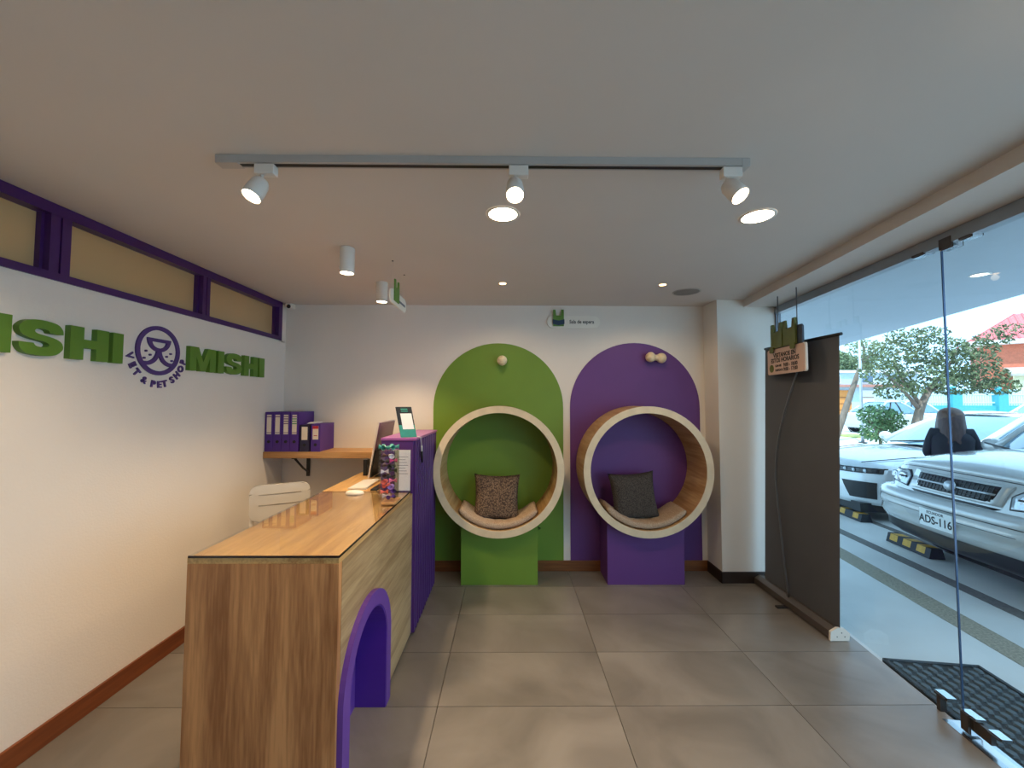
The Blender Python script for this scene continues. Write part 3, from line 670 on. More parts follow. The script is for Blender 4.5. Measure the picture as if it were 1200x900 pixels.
# ------------------------------------------------------------------ things on the counter
ZT = 0.9645
def on_counter():
    MAUVE = mat('monitor_shell', (120, 80, 104), 0.25, 0.35, var=0.05); SILV = mat('monitor_edge', (214, 204, 196), 0.35, 0.2, var=0.03)
    zd = 0.9635
    t = thing('desktop_monitor', 'slim desktop monitor seen from behind on the reception desk', 'monitor', (-1.02, 3.14, zd))
    z0, z1, y0, y1 = zd+0.012, 1.392, 2.96, 3.36; sl = 0.165
    X = lambda z: -1.052+sl*(z-z0)
    def slabx(d0, d1, ya, yb, za, zb):
        return MB().add([(X(za)+d0, ya, za), (X(za)+d1, ya, za), (X(za)+d1, yb, za), (X(za)+d0, yb, za), (X(zb)+d0, ya, zb), (X(zb)+d1, ya, zb), (X(zb)+d1, yb, zb), (X(zb)+d0, yb, zb)],
                        [(0,3,2,1),(4,5,6,7),(0,1,5,4),(1,2,6,5),(2,3,7,6),(3,0,4,7)])
    slabx(0.0, 0.012, y0, y1, z0, z1).build('frame', SILV, t)
    slabx(-0.002, 0.0, y0+0.006, y1-0.006, z0+0.05, z1-0.006).build('screen', BLACK, t)
    slabx(0.0121, 0.020, y0+0.012, y1-0.012, z0+0.21, z1-0.008).build('back_cover', MAUVE, t)
    slabx(0.0121, 0.024, y0+0.012, y1-0.012, z0+0.004, z0+0.208).build('lower_back_shade', BLACK, t)  # black panel puts the shade on the lower monitor back into its colour
    MB().bbox((-1.04, 3.08, zd), (-0.90, 3.24, zd+0.008), 0.002).tube([(-0.93, 3.16, zd+0.005), (-0.93, 3.16, 1.10), (-0.99, 3.16, 1.18)], 0.018, 10).build('stand', DARK, t)
    one(MB().bbox((-1.145, 3.12, zd), (-1.115, 3.19, zd+0.125), 0.004), 'desk_device', BLACK, 'small black upright device left of the monitor edge', 'device', (-1.13, 3.15, zd))
    k = thing('keyboard', 'white low keyboard on the oak desk', 'keyboard', (-1.0, 2.785, zd))
    MB().add([(-1.068, 2.64, zd+0.001), (-0.940, 2.63, zd+0.001), (-0.945, 2.925, zd+0.001), (-1.068, 2.93, zd+0.001), (-1.068, 2.64, zd+0.008), (-0.940, 2.63, zd+0.016), (-0.945, 2.925, zd+0.016), (-1.068, 2.93, zd+0.008)], [(0,3,2,1),(4,5,6,7),(0,1,5,4),(1,2,6,5),(2,3,7,6),(3,0,4,7)]).build('case', WHITE_PL, k)
    for r in range(5):
        for c in range(14):
            x0 = -1.062+r*0.0235; y0_ = 2.645+c*0.0198; z = zd+0.0082+(x0+1.062)*0.064
            MB().box((x0, y0_, z), (x0+0.021, y0_+0.017, z+0.003)).build('key', WHITE_M, k)
    mb = MB(); c = (-0.972, 2.515, ZT)
    mb.grid(lambda u, v: (c[0]+0.058*math.cos(2*PI*u)*math.sin(PI/2*v)**0.7, c[1]+0.031*math.sin(2*PI*u)*math.sin(PI/2*v)**0.7, c[2]+0.001+0.022*math.cos(PI/2*v)**0.8), 24, 8)
    mb.disc((c[0], c[1], c[2]+0.001), 0.03)
    one(mb, 'computer_mouse', WHITE_PL, 'white mouse on the glass counter top beside the keyboard', 'mouse', c)
    one(MB().bbox((-0.905, 2.60, zd), (-0.862, 2.78, zd+0.010), 0.003), 'flat_piece', BLACK, 'dark flat phone lying right of the keyboard', 'piece', (-0.885, 2.69, zd))  # thin dark box lying right of the keyboard
    # acrylic tower
    bx0, bx1, by0, by1 = -0.742, -0.652, 2.262, 2.362
    a = thing('acrylic_tower', 'tall clear acrylic box of colourful pet bows on the counter edge', 'display box', ((bx0+bx1)/2, (by0+by1)/2, ZT))
    MB().bbox((bx0+0.02, by0-0.012, ZT), (bx1+0.012, by1+0.005, ZT+0.014), 0.002).build('wooden_base', SHELF_W, a)
    w = 0.003; zb, zt = ZT+0.0142, 1.262
    for lo, hi in (((bx0, by0, zb), (bx1, by0+w, zt)), ((bx0, by1-w, zb), (bx1, by1, zt)), ((bx0, by0+w, zb), (bx0+w, by1-w, zt)), ((bx1-w, by0+w, zb), (bx1, by1-w, zt))):
        MB().box(lo, hi).build('acrylic_wall', ACRYL, a)
    MB().box((bx0-0.001, by0-0.001, zt), (bx1+0.001, by1+0.001, zt+0.003)).build('lid', ACRYL, a)
    cols = [('purple', (92, 44, 150)), ('white', (232, 226, 230)), ('coral', (238, 116, 100)), ('pink', (236, 120, 160)), ('black', (34, 24, 28)), ('brown', (92, 56, 46)), ('magenta', (206, 40, 120)), ('lilac', (176, 140, 210))]
    order = [0, 1, 0, 2, 7, 2, 3, 2, 4, 5, 4, 1, 4, 5, 6, 4, 1, 5]
    seen = {}
    for i, ci in enumerate(order):
        tot = order.count(ci); seen[ci] = seen.get(ci, 0)+1
        rank = {1: [''], 2: ['lower ', 'upper '], 3: ['lowest ', 'middle ', 'topmost '], 4: ['lowest ', 'second lowest ', 'second highest ', 'topmost ']}[tot][seen[ci]-1]
        layer = i//2; z = zb+0.020+layer*0.029; x = (bx0+bx1)/2+(-0.019 if i % 2 else 0.019); y = (by0+by1)/2+(0.016 if (layer+i) % 2 else -0.018)
        m = MB(); ang = random.random()*PI; cn, rgb = cols[ci]
        for s_ in (-1, 1):
            dx, dy = math.cos(ang)*s_, math.sin(ang)*s_
            m.grid(lambda u, v, dx=dx, dy=dy: (x+dx*0.021*u+(-dy)*0.016*u*math.cos(2*PI*v), y+dy*0.021*u+dx*0.016*u*math.cos(2*PI*v), z+0.019*u*math.sin(2*PI*v)*(1.1-0.45*u)), 5, 10)
        m.ball((x, y, z), 0.005, 8, 5)
        one(m, 'pet_bow', mat('bow_'+cn, rgb, 0.6, var=0.1, scale=60), '%ssmall %s fabric pet bow inside the acrylic tower' % (rank, cn), 'bow', (x, y, z-0.013), 'pet bows in the acrylic tower')
    TEAL = mat('teal_ribbon', (60, 148, 140), 0.4, var=0.12, scale=40)
    m = MB(); c = Vector(((bx0+bx1)/2, (by0+by1)/2-0.02, zt+0.0185))
    for ang, L_ in ((0.2, 0.06), (PI+0.1, 0.052), (1.4, 0.045), (4.4, 0.05), (2.5, 0.045), (-0.7, 0.05)):
        d = Vector((math.cos(ang), math.sin(ang), 0.1)); n_ = Vector((-d.y, d.x, 0))
        m.grid(lambda u, v, d=d, n_=n_, L_=L_: tuple(c+d*L_*math.sin(PI/2*u)*(1)+n_*0.016*u*math.cos(2*PI*v)+Vector((0, 0, 0.015*u*math.sin(2*PI*v)))), 6, 10)
    m.ball(c, 0.012, 10, 6)
    one(m, 'ribbon_bow', TEAL, 'teal ribbon bow on top of the acrylic tower', 'bow', (c.x, c.y, zt+0.003))
    # acrylic menu holder with paper
    h = thing('leaflet_holder', 'clear acrylic stand with a white printed sheet by the purple block', 'sign holder', (-0.69, 2.60, ZT))
    MB().box((-0.742, 2.578, ZT), (-0.638, 2.580, 1.236)).build('acrylic_front', ACRYL, h)
    MB().box((-0.740, 2.5805, ZT+0.006), (-0.640, 2.5815, 1.232)).build('paper_sheet', PAPER, h)
    ps = h.children[-1]
    for k in range(7):
        xa = -0.728+0.006*(k % 3)
        sub(MB().box((xa, 2.5800, 1.185-0.018*k), (-0.655-0.008*((k*2) % 3), 2.5804, 1.188-0.018*k)), 'text_line', mat('grey_print', (110, 112, 120), 0.7), ps)
    MB().bbox((-0.742, 2.560, ZT), (-0.638, 2.60, ZT+0.005), 0.001).build('acrylic_foot', ACRYL, h)
    # payment sign on the purple block: the code itself is left blank
    base = Vector((-0.733, 2.685, 1.303)); rt = Vector((0.098, 0.045, 0)); up = Vector((-0.046, 0.02, 0.207)); nr = rt.cross(up).normalized()
    if nr.y > 0: nr = -nr
    def card(u0, v0, u1, v1, d0, d1):
        q = [base+rt*u+up*v+nr*d for d in (d0, d1) for u, v in ((u0, v0), (u1, v0), (u1, v1), (u0, v1))]
        return MB().add(q, [(0,1,2,3),(4,7,6,5),(0,4,5,1),(1,5,6,2),(2,6,7,3),(3,7,4,0)])
    q = thing('payment_sign', 'black and teal payment sign leaning on the purple block', 'sign', base)
    card(0, 0, 1, 1, -0.004, 0.0).build('board', BLACK, q)
    card(0.0, 0.0, 1, 0.40, 0.0002, 0.0012).build('teal_panel', mat('teal_print', (52, 146, 128), 0.4, var=0.1, scale=30), q)
    card(0.22, 0.26, 0.92, 0.78, 0.0013, 0.0022).build('white_panel', PAPER, q)
    for v0, v1, ua, ub in ((0.90, 0.94, 0.30, 0.72), (0.84, 0.865, 0.30, 0.72)):
        card(ua, v0, ub, v1, 0.0002, 0.001).build('print_bar', mat('teal_print', (52, 146, 128), 0.4), q)
    pn = thing('tethered_pen', 'black and white pen hanging on the purple slats', 'pen', (-0.61, 2.76, 1.12))
    MB().tube([(-0.632, 2.715, 1.309), (-0.610, 2.735, 1.300), (-0.606, 2.75, 1.24)], 0.003, 6).build('cord', WHITE_M, pn)
    MB().tube([(-0.606, 2.75, 1.24), (-0.607, 2.765, 1.20)], 0.006, 8).build('cap', WHITE_PL, pn)
    MB().tube([(-0.607, 2.765, 1.20), (-0.610, 2.79, 1.12)], [0.008, 0.006], 8).build('barrel', BLACK, pn)
on_counter()

# ------------------------------------------------------------------ ceiling fixtures
def track():
    t = thing('track_rail', 'grey ceiling track rail with three spotlights', 'track rail', (-0.1, 1.43, 2.42))
    MB().box((-1.078, 1.408, 2.424), (0.888, 1.446, ZC-0.0002)).build('rail', GREY_RAIL, t)
    MB().box((-1.0, 1.420, 2.4225), (0.85, 1.436, 2.4242)).build('slot', BLACK, t)
    MB().bbox((-1.079, 1.407, 2.420), (-0.995, 1.447, ZC-0.0005), 0.002).build('power_feed', GREY_RAIL, t)
    MB().bbox((0.86, 1.407, 2.420), (0.892, 1.447, ZC-0.0005), 0.003).build('end_cap', GREY_RAIL, t)
track()
def track_head(xc, aim, label):
    t = thing('track_spotlight', label, 'spotlight', (xc, 1.428, 2.40), group='spotlights on the track rail')
    MB().bbox((xc-0.022, 1.412, 2.385), (xc+0.05, 1.444, 2.4222), 0.003).build('adapter', WHITE_M, t)
    MB().tube([(xc, 1.428, 2.388), (xc, 1.428, 2.362)], 0.006, 8).build('stem', WHITE_M, t)
    d = Vector(aim).normalized(); p = Vector((xc, 1.428, 2.362))
    MB().lathe([(0.0, -0.004), (0.024, 0.0), (0.030, 0.014), (0.033, 0.05), (0.033, 0.082), (0.031, 0.082), (0.028, 0.05)], p, d, 24).build('shade', WHITE_M, t)
    MB().lathe([(0.0005, 0.0865), (0.020, 0.0855), (0.0290, 0.080)], p, d, 20).build('bulb', LAMP_ON, t)
    light('lamp_light', 'SPOT', p+d*0.098, TRACK_W, WARM, t, 0.028, d, math.radians(150), 0.6)
track_head(-0.917, (-0.24, -0.42, -1), 'left spotlight on the ceiling track, tilted to the left')
track_head(0.020, (0.0, -0.62, -1), 'middle spotlight on the ceiling track, facing the room')
track_head(0.815, (0.36, -0.62, -1), 'right spotlight on the ceiling track, tilted to the right')
def downlight(x, y, r, label, m, watt, group, lab_cat='downlight'):
    t = thing('recessed_downlight', label, lab_cat, (x, y, ZC), group=group)
    MB().lathe([(r, -0.003), (r*1.18, -0.004), (r*1.2, -0.0005)], (x, y, ZC), (0, 0, 1), 32).build('trim_ring', WHITE_M, t)
    MB().disc((x, y, ZC-0.0025), r*1.0, (0, 0, -1), 32).build('diffuser', m, t)
    light('lamp_light', 'SPOT', (x, y, ZC-0.03), watt, WARM, t, r*0.8, (0, 0, -1), math.radians(160), 0.5)
downlight(-0.031, 1.857, 0.068, 'large round downlight below the middle track spotlight', LAMP_ON, DOWN_W, 'large round downlights')
downlight(1.207, 1.863, 0.068, 'large round downlight near the shopfront beam', LAMP_ON, DOWN_W, 'large round downlights')
downlight(-0.050, 2.968, 0.026, 'small recessed spot in the ceiling above the green arch', SPOT_ON, SPOT_W, 'small recessed spots')
downlight(1.183, 2.982, 0.026, 'small recessed spot in the ceiling above the purple arch', SPOT_ON, SPOT_W, 'small recessed spots')
def cyl(x, y, label):
    t = thing('cylinder_downlight', label, 'downlight', (x, y, 2.30), group='surface cylinder lamps')
    MB().lathe([(0.0, ZC-0.0005), (0.041, ZC-0.0005), (0.042, ZC-0.004), (0.042, 2.303), (0.040, 2.300), (0.037, 2.302), (0.036, 2.33)], (x, y, 0), (0, 0, 1), 32).build('housing', WHITE_M, t)
    MB().disc((x, y, 2.306), 0.0365, (0, 0, -1), 24).build('diffuser', LAMP_ON, t)
    light('lamp_light', 'SPOT', (x, y, 2.29), CYL_W, WARM, t, 0.03, (0, 0, -1), math.radians(110), 0.6)
cyl(-0.957, 2.292, 'white cylinder ceiling lamp nearer the track')
cyl(-0.967, 2.960, 'white cylinder ceiling lamp beside the hanging sign')
def speaker():
    t = thing('ceiling_speaker', 'round flush ceiling speaker grille beside the pilaster', 'speaker', (1.457, 3.179, ZC))
    MB().lathe([(0.098, -0.004), (0.106, -0.005), (0.11, -0.0005)], (1.457, 3.179, ZC), (0, 0, 1), 40).build('trim_ring', mat('speaker_ring', (176, 172, 166), 0.5), t)
    MB().lathe([(0.0, -0.007), (0.06, -0.006), (0.099, -0.003)], (1.457, 3.179, ZC), (0, 0, 1), 40).build('grille', mat('speaker_grille', (138, 136, 132), 0.7, bump=0.4, bscale=400), t)
speaker()
def cctv():
    t = thing('security_camera', 'small white security camera in the ceiling corner', 'camera', (-2.035, 3.60, 2.41))
    MB().bbox((-2.060, 3.585, 2.405), (-2.000, YB-0.001, 2.450), 0.008).build('housing', WHITE_PL, t)
    MB().ball((-2.024, 3.585, 2.417), (0.019, 0.014, 0.019), 16, 10).build('lens', BLACK, t)
cctv()
# signs
EMB_G = mat('green_cutout', (92, 132, 50), 0.5, var=0.12, scale=25)
EMB_OL = mat('olive_cutout', (96, 104, 40), 0.5, var=0.12, scale=25)
def eared(cx, cz, w, h, ear):
    """plain green cut-out with two upright ears"""
    return [(cx-w/2, cz), (cx+w/2, cz), (cx+w/2, cz+h), (cx+w/2-0.01*w, cz+h+ear), (cx+w/2-0.22*w, cz+h+ear), (cx+w/2-0.28*w, cz+h), (cx-w/2+0.28*w, cz+h), (cx-w/2+0.22*w, cz+h+ear), (cx-w/2+0.01*w, cz+h+ear), (cx-w/2, cz+h)]
def room_sign():
    t = thing('waiting_room_sign', 'white pill shaped sign reading Sala de espera above the arches', 'sign', (0.6, YB, 2.24))
    fn = lambda a, b, d: (a, d, b)
    MB().prism(rrect(0.355, 2.238, 0.853, 2.352, 0.0565, 10), fn, YB-0.014, YB-0.0005).build('plate', WHITE_PL, t)
    MB().prism(eared(0.463, 2.255, 0.10, 0.10, 0.055), fn, YB-0.024, YB-0.0142).build('cutout_figure', EMB_G, t)
    fg = t.children[-1]
    sub(MB().prism([(0.408, 2.275), (0.463, 2.262), (0.518, 2.275), (0.518, 2.318), (0.463, 2.306), (0.408, 2.318)], fn, YB-0.027, YB-0.0242), 'book', mat('navy_cutout', (38, 58, 88), 0.5), fg)
    text_mb('Sala de espera', 0.047, 0.001, (0.682, YB-0.0142, 2.296), (1, 0, 0), (0, 0, 1), bold=0.0009, sx=0.86).build('lettering', INK, t)
room_sign()
def hanging_sign():
    t = thing('hanging_sign', 'thin white sign hanging edge-on from the ceiling beside the cylinder lamp', 'sign', (-0.75, 2.63, 2.17))
    fn = lambda a, b, d: (d, a, b)
    MB().prism(rrect(2.445, 2.178, 2.815, 2.272, 0.045, 8), fn, -0.756, -0.744).build('plate', WHITE_PL, t)
    MB().prism(eared(2.56, 2.20, 0.10, 0.09, 0.05), fn, -0.7438, -0.735).build('cutout_figure', EMB_G, t)
    MB().prism([(2.64, 2.215), (2.78, 2.215), (2.78, 2.23), (2.64, 2.23)], fn, -0.7438, -0.7425).build('print_bar', mat('grey_print', (110, 112, 120), 0.7), t)
    for y in (2.494, 2.775):
        MB().tube([(-0.75, y, 2.262), (-0.75, y, ZC-0.004)], 0.0008, 5).build('wire', WHITE_M, t)
        MB().lathe([(0, -0.004), (0.006, -0.004), (0.006, -0.0002)], (-0.75, y, ZC), (0, 0, 1), 10).build('ceiling_hook', DARK, t)
hanging_sign()
def hours_sign():
    off = -0.20
    t = thing('opening_hours_sign', 'pinkish opening hours sign with green cut-out figures on the shop glass', 'sign', (2.10, 2.95, 1.768))
    P = lambda y, n, z: Vector((FX(y), y, z))+FN*n
    fn = lambda a, b, d: tuple(P(a, d, b))
    PINK = mat('sign_face', (206, 176, 160), 0.5, var=0.02); 
    ya, yb, za, zb = 2.712, 3.195, 1.768, 1.970
    MB().prism(rrect(ya, za, yb, zb, 0.018, 4), fn, off, off+0.006).build('plate', PINK, t)
    MB().prism(rrect(ya-0.012, za, ya+0.03, zb+0.004, 0.018, 4), fn, off+0.0062, off+0.02).build('side_board', WHITE_PL, t)
    MB().prism([(2.735, 1.96), (3.11, 1.96), (3.11, 2.11), (2.75, 2.11), (2.735, 2.095)], fn, off+0.0065, off+0.02).build('back_board', mat('slate_board', (70, 82, 98), 0.5), t)
    for cy in (2.862, 3.035):
        MB().prism(eared(cy, 1.975, 0.158, 0.125, 0.066), fn, off-0.014, off-0.0002).build('cutout_figure', EMB_OL, t)
    for cy in (2.815, 3.10):
        MB().prism(rrect(cy-0.027, 1.940, cy+0.027, 1.985, 0.012), fn, off-0.02, off-0.0142).build('paw', EMB_OL, t)
    rt, up = (-FU.x, -FU.y, 0), (0, 0, 1)
    def put(s_, size, y, z, al='CENTER', bold=0.001):
        text_mb(s_, size, 0.001, P(y, off-0.0002, z), rt, up, al, bold, sx=1.0).build('lettering', INK, t)
    put('VISITANOS EN', 0.047, 2.955, 1.917, bold=0.0015); put('ESTOS HORARIOS', 0.047, 2.955, 1.877, bold=0.0015)
    put('LUN-VIE', 0.024, 3.082, 1.834, 'LEFT'); put('9:00 - 18:00', 0.038, 2.968, 1.834, 'LEFT', 0.0013)
    put('SABADOS', 0.024, 3.082, 1.800, 'LEFT'); put('9:00 - 17:00', 0.038, 2.968, 1.800, 'LEFT', 0.0013)
    MB().prism(circ(3.135, 1.818, 0.031, 24), fn, off-0.002, off-0.0002).build('round_badge', EMB_OL, t)
    for y in (2.80, 3.05):
        MB().tube([P(y, off+0.013, 2.08), P(y, off+0.013, 2.3885)], 0.004, 8).build('hanging_rod', DULLMETAL, t)
hours_sign()
# roll-up banner seen from behind
def banner():
    t = thing('rollup_banner', 'dark grey back of a roll-up banner stand by the shop glass', 'banner', (2.14, 2.98, 0))
    BN = mat('banner_back', (84, 86, 90), 0.75, var=0.05, scale=4)
    yn, yf = 2.60, 3.345
    def X(z): return 2.150+0.055*z/2.0
    mb = MB()
    for d in (0.0, 0.0015):
        mb.grid(lambda u, v, d=d: (X(0.07+v*1.93)+d+0.006*math.sin(PI*u)*math.sin(PI*v), yn+(yf-yn)*u-0.012*v*(1-u), 0.07+v*1.93), 10, 10)
    mb.build('graphic_sheet', BN, t)
    MB().tube([(X(2.0)-0.001, yn-0.03, 2.003), (X(2.0)-0.001, yf, 2.003)], 0.011, 8).build('top_bar', BLACK, t)
    prof = [(2.092, 0.012), (2.200, 0.012), (2.208, 0.045), (2.175, 0.075), (2.135, 0.078), (2.098, 0.055)]
    MB().prism(prof, lambda a, b, d: (a, d, b), yn+0.012, 3.40).build('base_cassette', mat('cassette_metal', (112, 104, 98), 0.35, 0.6, var=0.04), t)
    MB().prism([(2.086, 0.004), (2.208, 0.004), (2.216, 0.05), (2.178, 0.084), (2.132, 0.086), (2.090, 0.062)], lambda a, b, d: (a, d, b), yn-0.004, yn+0.012).build('end_cap', WHITE_PL, t)
    for k, (a, b) in enumerate(((2.13, 0.03), (2.16, 0.055), (2.18, 0.03))):
        MB().disc((a, yn-0.0045, b), 0.004, (0, -1, 0), 8).build('screw', DARK, t)
    MB().box((2.02, 3.00, 0.0), (2.10, 3.03, 0.012)).build('foot', DARK, t)
    pts = catmull([(2.125, 3.03, 0.07), (2.122, 3.09, 0.55), (2.115, 3.12, 1.0), (2.128, 3.05, 1.4), (2.185, 2.86, 1.96)], 8)
    MB().tube(pts, 0.0075, 8).build('support_pole', DULLMETAL, t)
banner()
# door mat outside the door
def doormat():
    z = -0.058; n0, n1, y0, y1 = 0.075, 0.60, 0.95, 2.50
    t = thing('rubber_doormat', 'black rubber doormat outside the glass door', 'doormat', tuple(Vector((FX(1.7), 1.7, z))+FN*0.33))
    fac_box(y0, y1, n0, n1, z, z+0.016).build('base', mat('mat_base', (26, 32, 36), 0.7, var=0.1), t)
    B_ = MB(); fac_box(y0, y1, n0, n0+0.02, z+0.016, z+0.024, B_); fac_box(y0, y1, n1-0.02, n1, z+0.016, z+0.024, B_); fac_box(y1-0.02, y1, n0, n1, z+0.016, z+0.024, B_); B_.build('border', mat('mat_border', (34, 42, 48), 0.6, var=0.1), t)
    RUB = mat('mat_rubber', (70, 82, 88), 0.55, var=0.12); proto = None; n = 0
    px_, py_ = 0.052, 0.060
    for i in range(9):
        for j in range(25):
            a = n0+0.048+i*px_*1.03; b = y1-0.05-j*py_-(py_/2 if i % 2 else 0)
            if a > n1-0.04 or b < 0.99: continue
            c = Vector((FX(b), b, 0))+FN*a
            if proto is None:
                mb = MB().lathe([(0.0, 0.008), (0.020, 0.008), (0.025, 0.0)], (0, 0, 0), (0, 0, 1), 6, False)
                proto = mb.build('rubber_cell', RUB, t, world=False); o = proto
            else:
                o = proto.copy(); COL.objects.link(o)
            o.location = Vector((c.x, c.y, z+0.016))-t.location; o.scale = (0.86, 1.15, 1)
doormat()
#EXTERIOR
# ------------------------------------------------------------------ outside: ground, canopy
GZ = -0.06
CONC = mat('pale_concrete', (208, 206, 202), 0.7, var=0.07, scale=2.5, bump=0.15, bscale=60)
AGG = mat('pebble_band', (150, 140, 122), 0.85, var=0.35, scale=70, bump=0.6, bscale=70)
ground = struct(MB().add([(1.0, -8, GZ), (60, -8, GZ), (60, 60, GZ), (-6, 60, GZ), (-6, 3.9, GZ), (2.2, 3.9, GZ)], [(0, 1, 2, 3, 4, 5)]).add([(-6, 3.9, GZ-0.1), (60, -8, GZ-0.1), (60, 60, GZ-0.1)], [(0, 1, 2)]), 'ground', CONC)
def band(xa, ya, xb, yb, w, m):
    d = Vector((xb-xa, yb-ya, 0)).normalized(); n = Vector((d.y, -d.x, 0))*w
    a, b = Vector((xa, ya, 0))-d*6, Vector((xb, yb, 0))+d*8
    struct(MB().prism([(p.x, p.y) for p in (a, a+n, b+n, b)], lambda x, y, d_: (x, y, d_), GZ-0.002, GZ+0.003), 'paving_band', m, ground)
band(3.14, 2.44, 3.42, 4.08, 0.20, AGG); band(3.93, 3.83, 4.06, 4.83, 0.13, mat('dark_band', (108, 104, 100), 0.85, var=0.2, scale=60))
band(4.75, 4.6, 4.85, 5.4, 0.10, mat('dark_band', (108, 104, 100), 0.85))
struct(MB().prism([(15.5, 19.2), (30, 19.2), (30, 17.6), (15.5, 17.6)], lambda a, b, d: (a, b, d), GZ, GZ+0.06), 'trim_7', mat('dry_verge', (168, 170, 96), 0.9, var=0.2, scale=10))
struct(MB().prism([(9.5, -8), (60, -8), (60, 14.5), (13.5, 14.5)], lambda a, b, d: (a, b, d), GZ, GZ+0.004), 'trim_8', mat('asphalt', (132, 134, 138), 0.85, var=0.1, scale=5))
CAN = mat('canopy_soffit', (164, 176, 186), 0.7, var=0.02)
def can_edge(y): return 5.0+0.336*(y-3.737)
struct(MB().prism([(FX(-3.2)+0.05, -3.2), (can_edge(-3.2), -3.2), (can_edge(3.737), 3.737), (can_edge(7.22), 7.22), (can_edge(9.5), 9.5), (1.5, 9.5), (1.5, 3.85), (FX(3.6)+0.05, 3.6)], lambda a, b, d: (a, b, d), 2.60, 2.86), 'ceiling_canopy', CAN)
struct(fac_box(YR, 3.60, 0.03, 0.12, 2.385, 2.72), 'wall_lintel', COLW)
struct(MB().box((-6, 3.80, -0.2), (2.45, 3.95, 2.9)), 'wall_exterior', COLW)
reflection_z = 2.60
_t = thing('reflection_disc', 'small glowing disc under the outdoor canopy imitating a lamp reflection', 'downlight', (3.875, 3.161, 2.6))  # added disc stands in for a ceiling lamp's reflection in the glass
MB().lathe([(0.05, -0.003), (0.062, -0.004), (0.064, -0.0005)], (3.875, 3.161, 2.6), (0, 0, 1), 24).build('trim_ring', WHITE_M, _t)
MB().disc((3.875, 3.161, 2.5975), 0.05, (0, 0, -1), 24).build('diffuser', emitter('reflection_glow', (255, 250, 240), 4.0), _t)

# ------------------------------------------------------------------ cars
TYRE = mat('tyre_rubber', (26, 27, 30), 0.8, var=0.1); RIM = mat('alloy_rim', (176, 180, 184), 0.3, 0.7, var=0.05)
CARGL = mat('car_glass', (96, 132, 150), 0.04, 0.0, var=0.05, spec=0.9, coat=1.0); TRIMB = mat('car_black_trim', (18, 20, 24), 0.4, var=0.1)
LAMPGL = mat('headlamp_lens', (190, 200, 206), 0.08, 0.4, var=0.15, scale=25, coat=0.8); LAMPD = mat('headlamp_dark', (28, 32, 38), 0.08, 0.2, var=0.3, scale=20, coat=0.8)
def paint(name, rgb): return mat(name, rgb, 0.22, 0.2, var=0.02, coat=1.0)
def pt(root, mb, name, m): return mb.build(name, m, root, world=False)
def psub(part, mb, name, m): return mb.build(name, m, part, world=False)
def subsurf(o, lv=2):
    md = o.modifiers.new('s', 'SUBSURF'); md.levels = lv; md.render_levels = lv; return o
def loft_body(root, secs, m):
    mb = MB(); rows = []
    for (x, w, zb, zs, zt, zc) in secs:
        h = [(0, zb), (w-0.14, zb), (w-0.02, zb+0.09), (w, (zb+zs)/2+0.05), (w-0.015, zs-0.07), (w-0.06, zs), (w*0.6, zt), (0, zc)]
        rows.append([(x, y, z) for y, z in h]+[(x, -y, z) for y, z in h[-2:0:-1]])
    n = len(rows[0]); vs = [p for r in rows for p in r]
    fs = [(i*n+k, i*n+(k+1) % n, (i+1)*n+(k+1) % n, (i+1)*n+k) for i in range(len(rows)-1) for k in range(n)]
    fs += [tuple(range(n))[::-1], tuple(range((len(rows)-1)*n, len(rows)*n))]
    mb.add(vs, fs, True); return subsurf(pt(root, mb, 'body', m), 2)
def wheel(root, x, y, r=0.33, w=0.21, spokes=5):
    s_ = 1 if y > 0 else -1
    o = pt(root, MB().lathe([(r*0.62, -w/2), (r*0.93, -w/2), (r, -w/2+0.03), (r, w/2-0.03), (r*0.93, w/2), (r*0.62, w/2)], (x, y, r), (0, 1, 0), 32, True, True), 'tyre', TYRE)
    rm = MB().lathe([(r*0.62, -w/2+0.02), (r*0.62, w/2-0.02), (r*0.56, w/2-0.02), (r*0.56, -w/2+0.02)], (x, y, r), (0, 1, 0), 32, True, True)
    for k in range(spokes):
        a = 2*PI*k/spokes; d = Vector((math.cos(a), 0, math.sin(a)))
        c = Vector((x, y+s_*(w/2-0.04), r)); rm.tube([c, c+d*r*0.58], [0.045, 0.03], 6)
    rm.disc((x, y+s_*(w/2-0.09), r), r*0.57, (0, s_, 0), 24)
    psub(o, rm, 'rim', RIM)
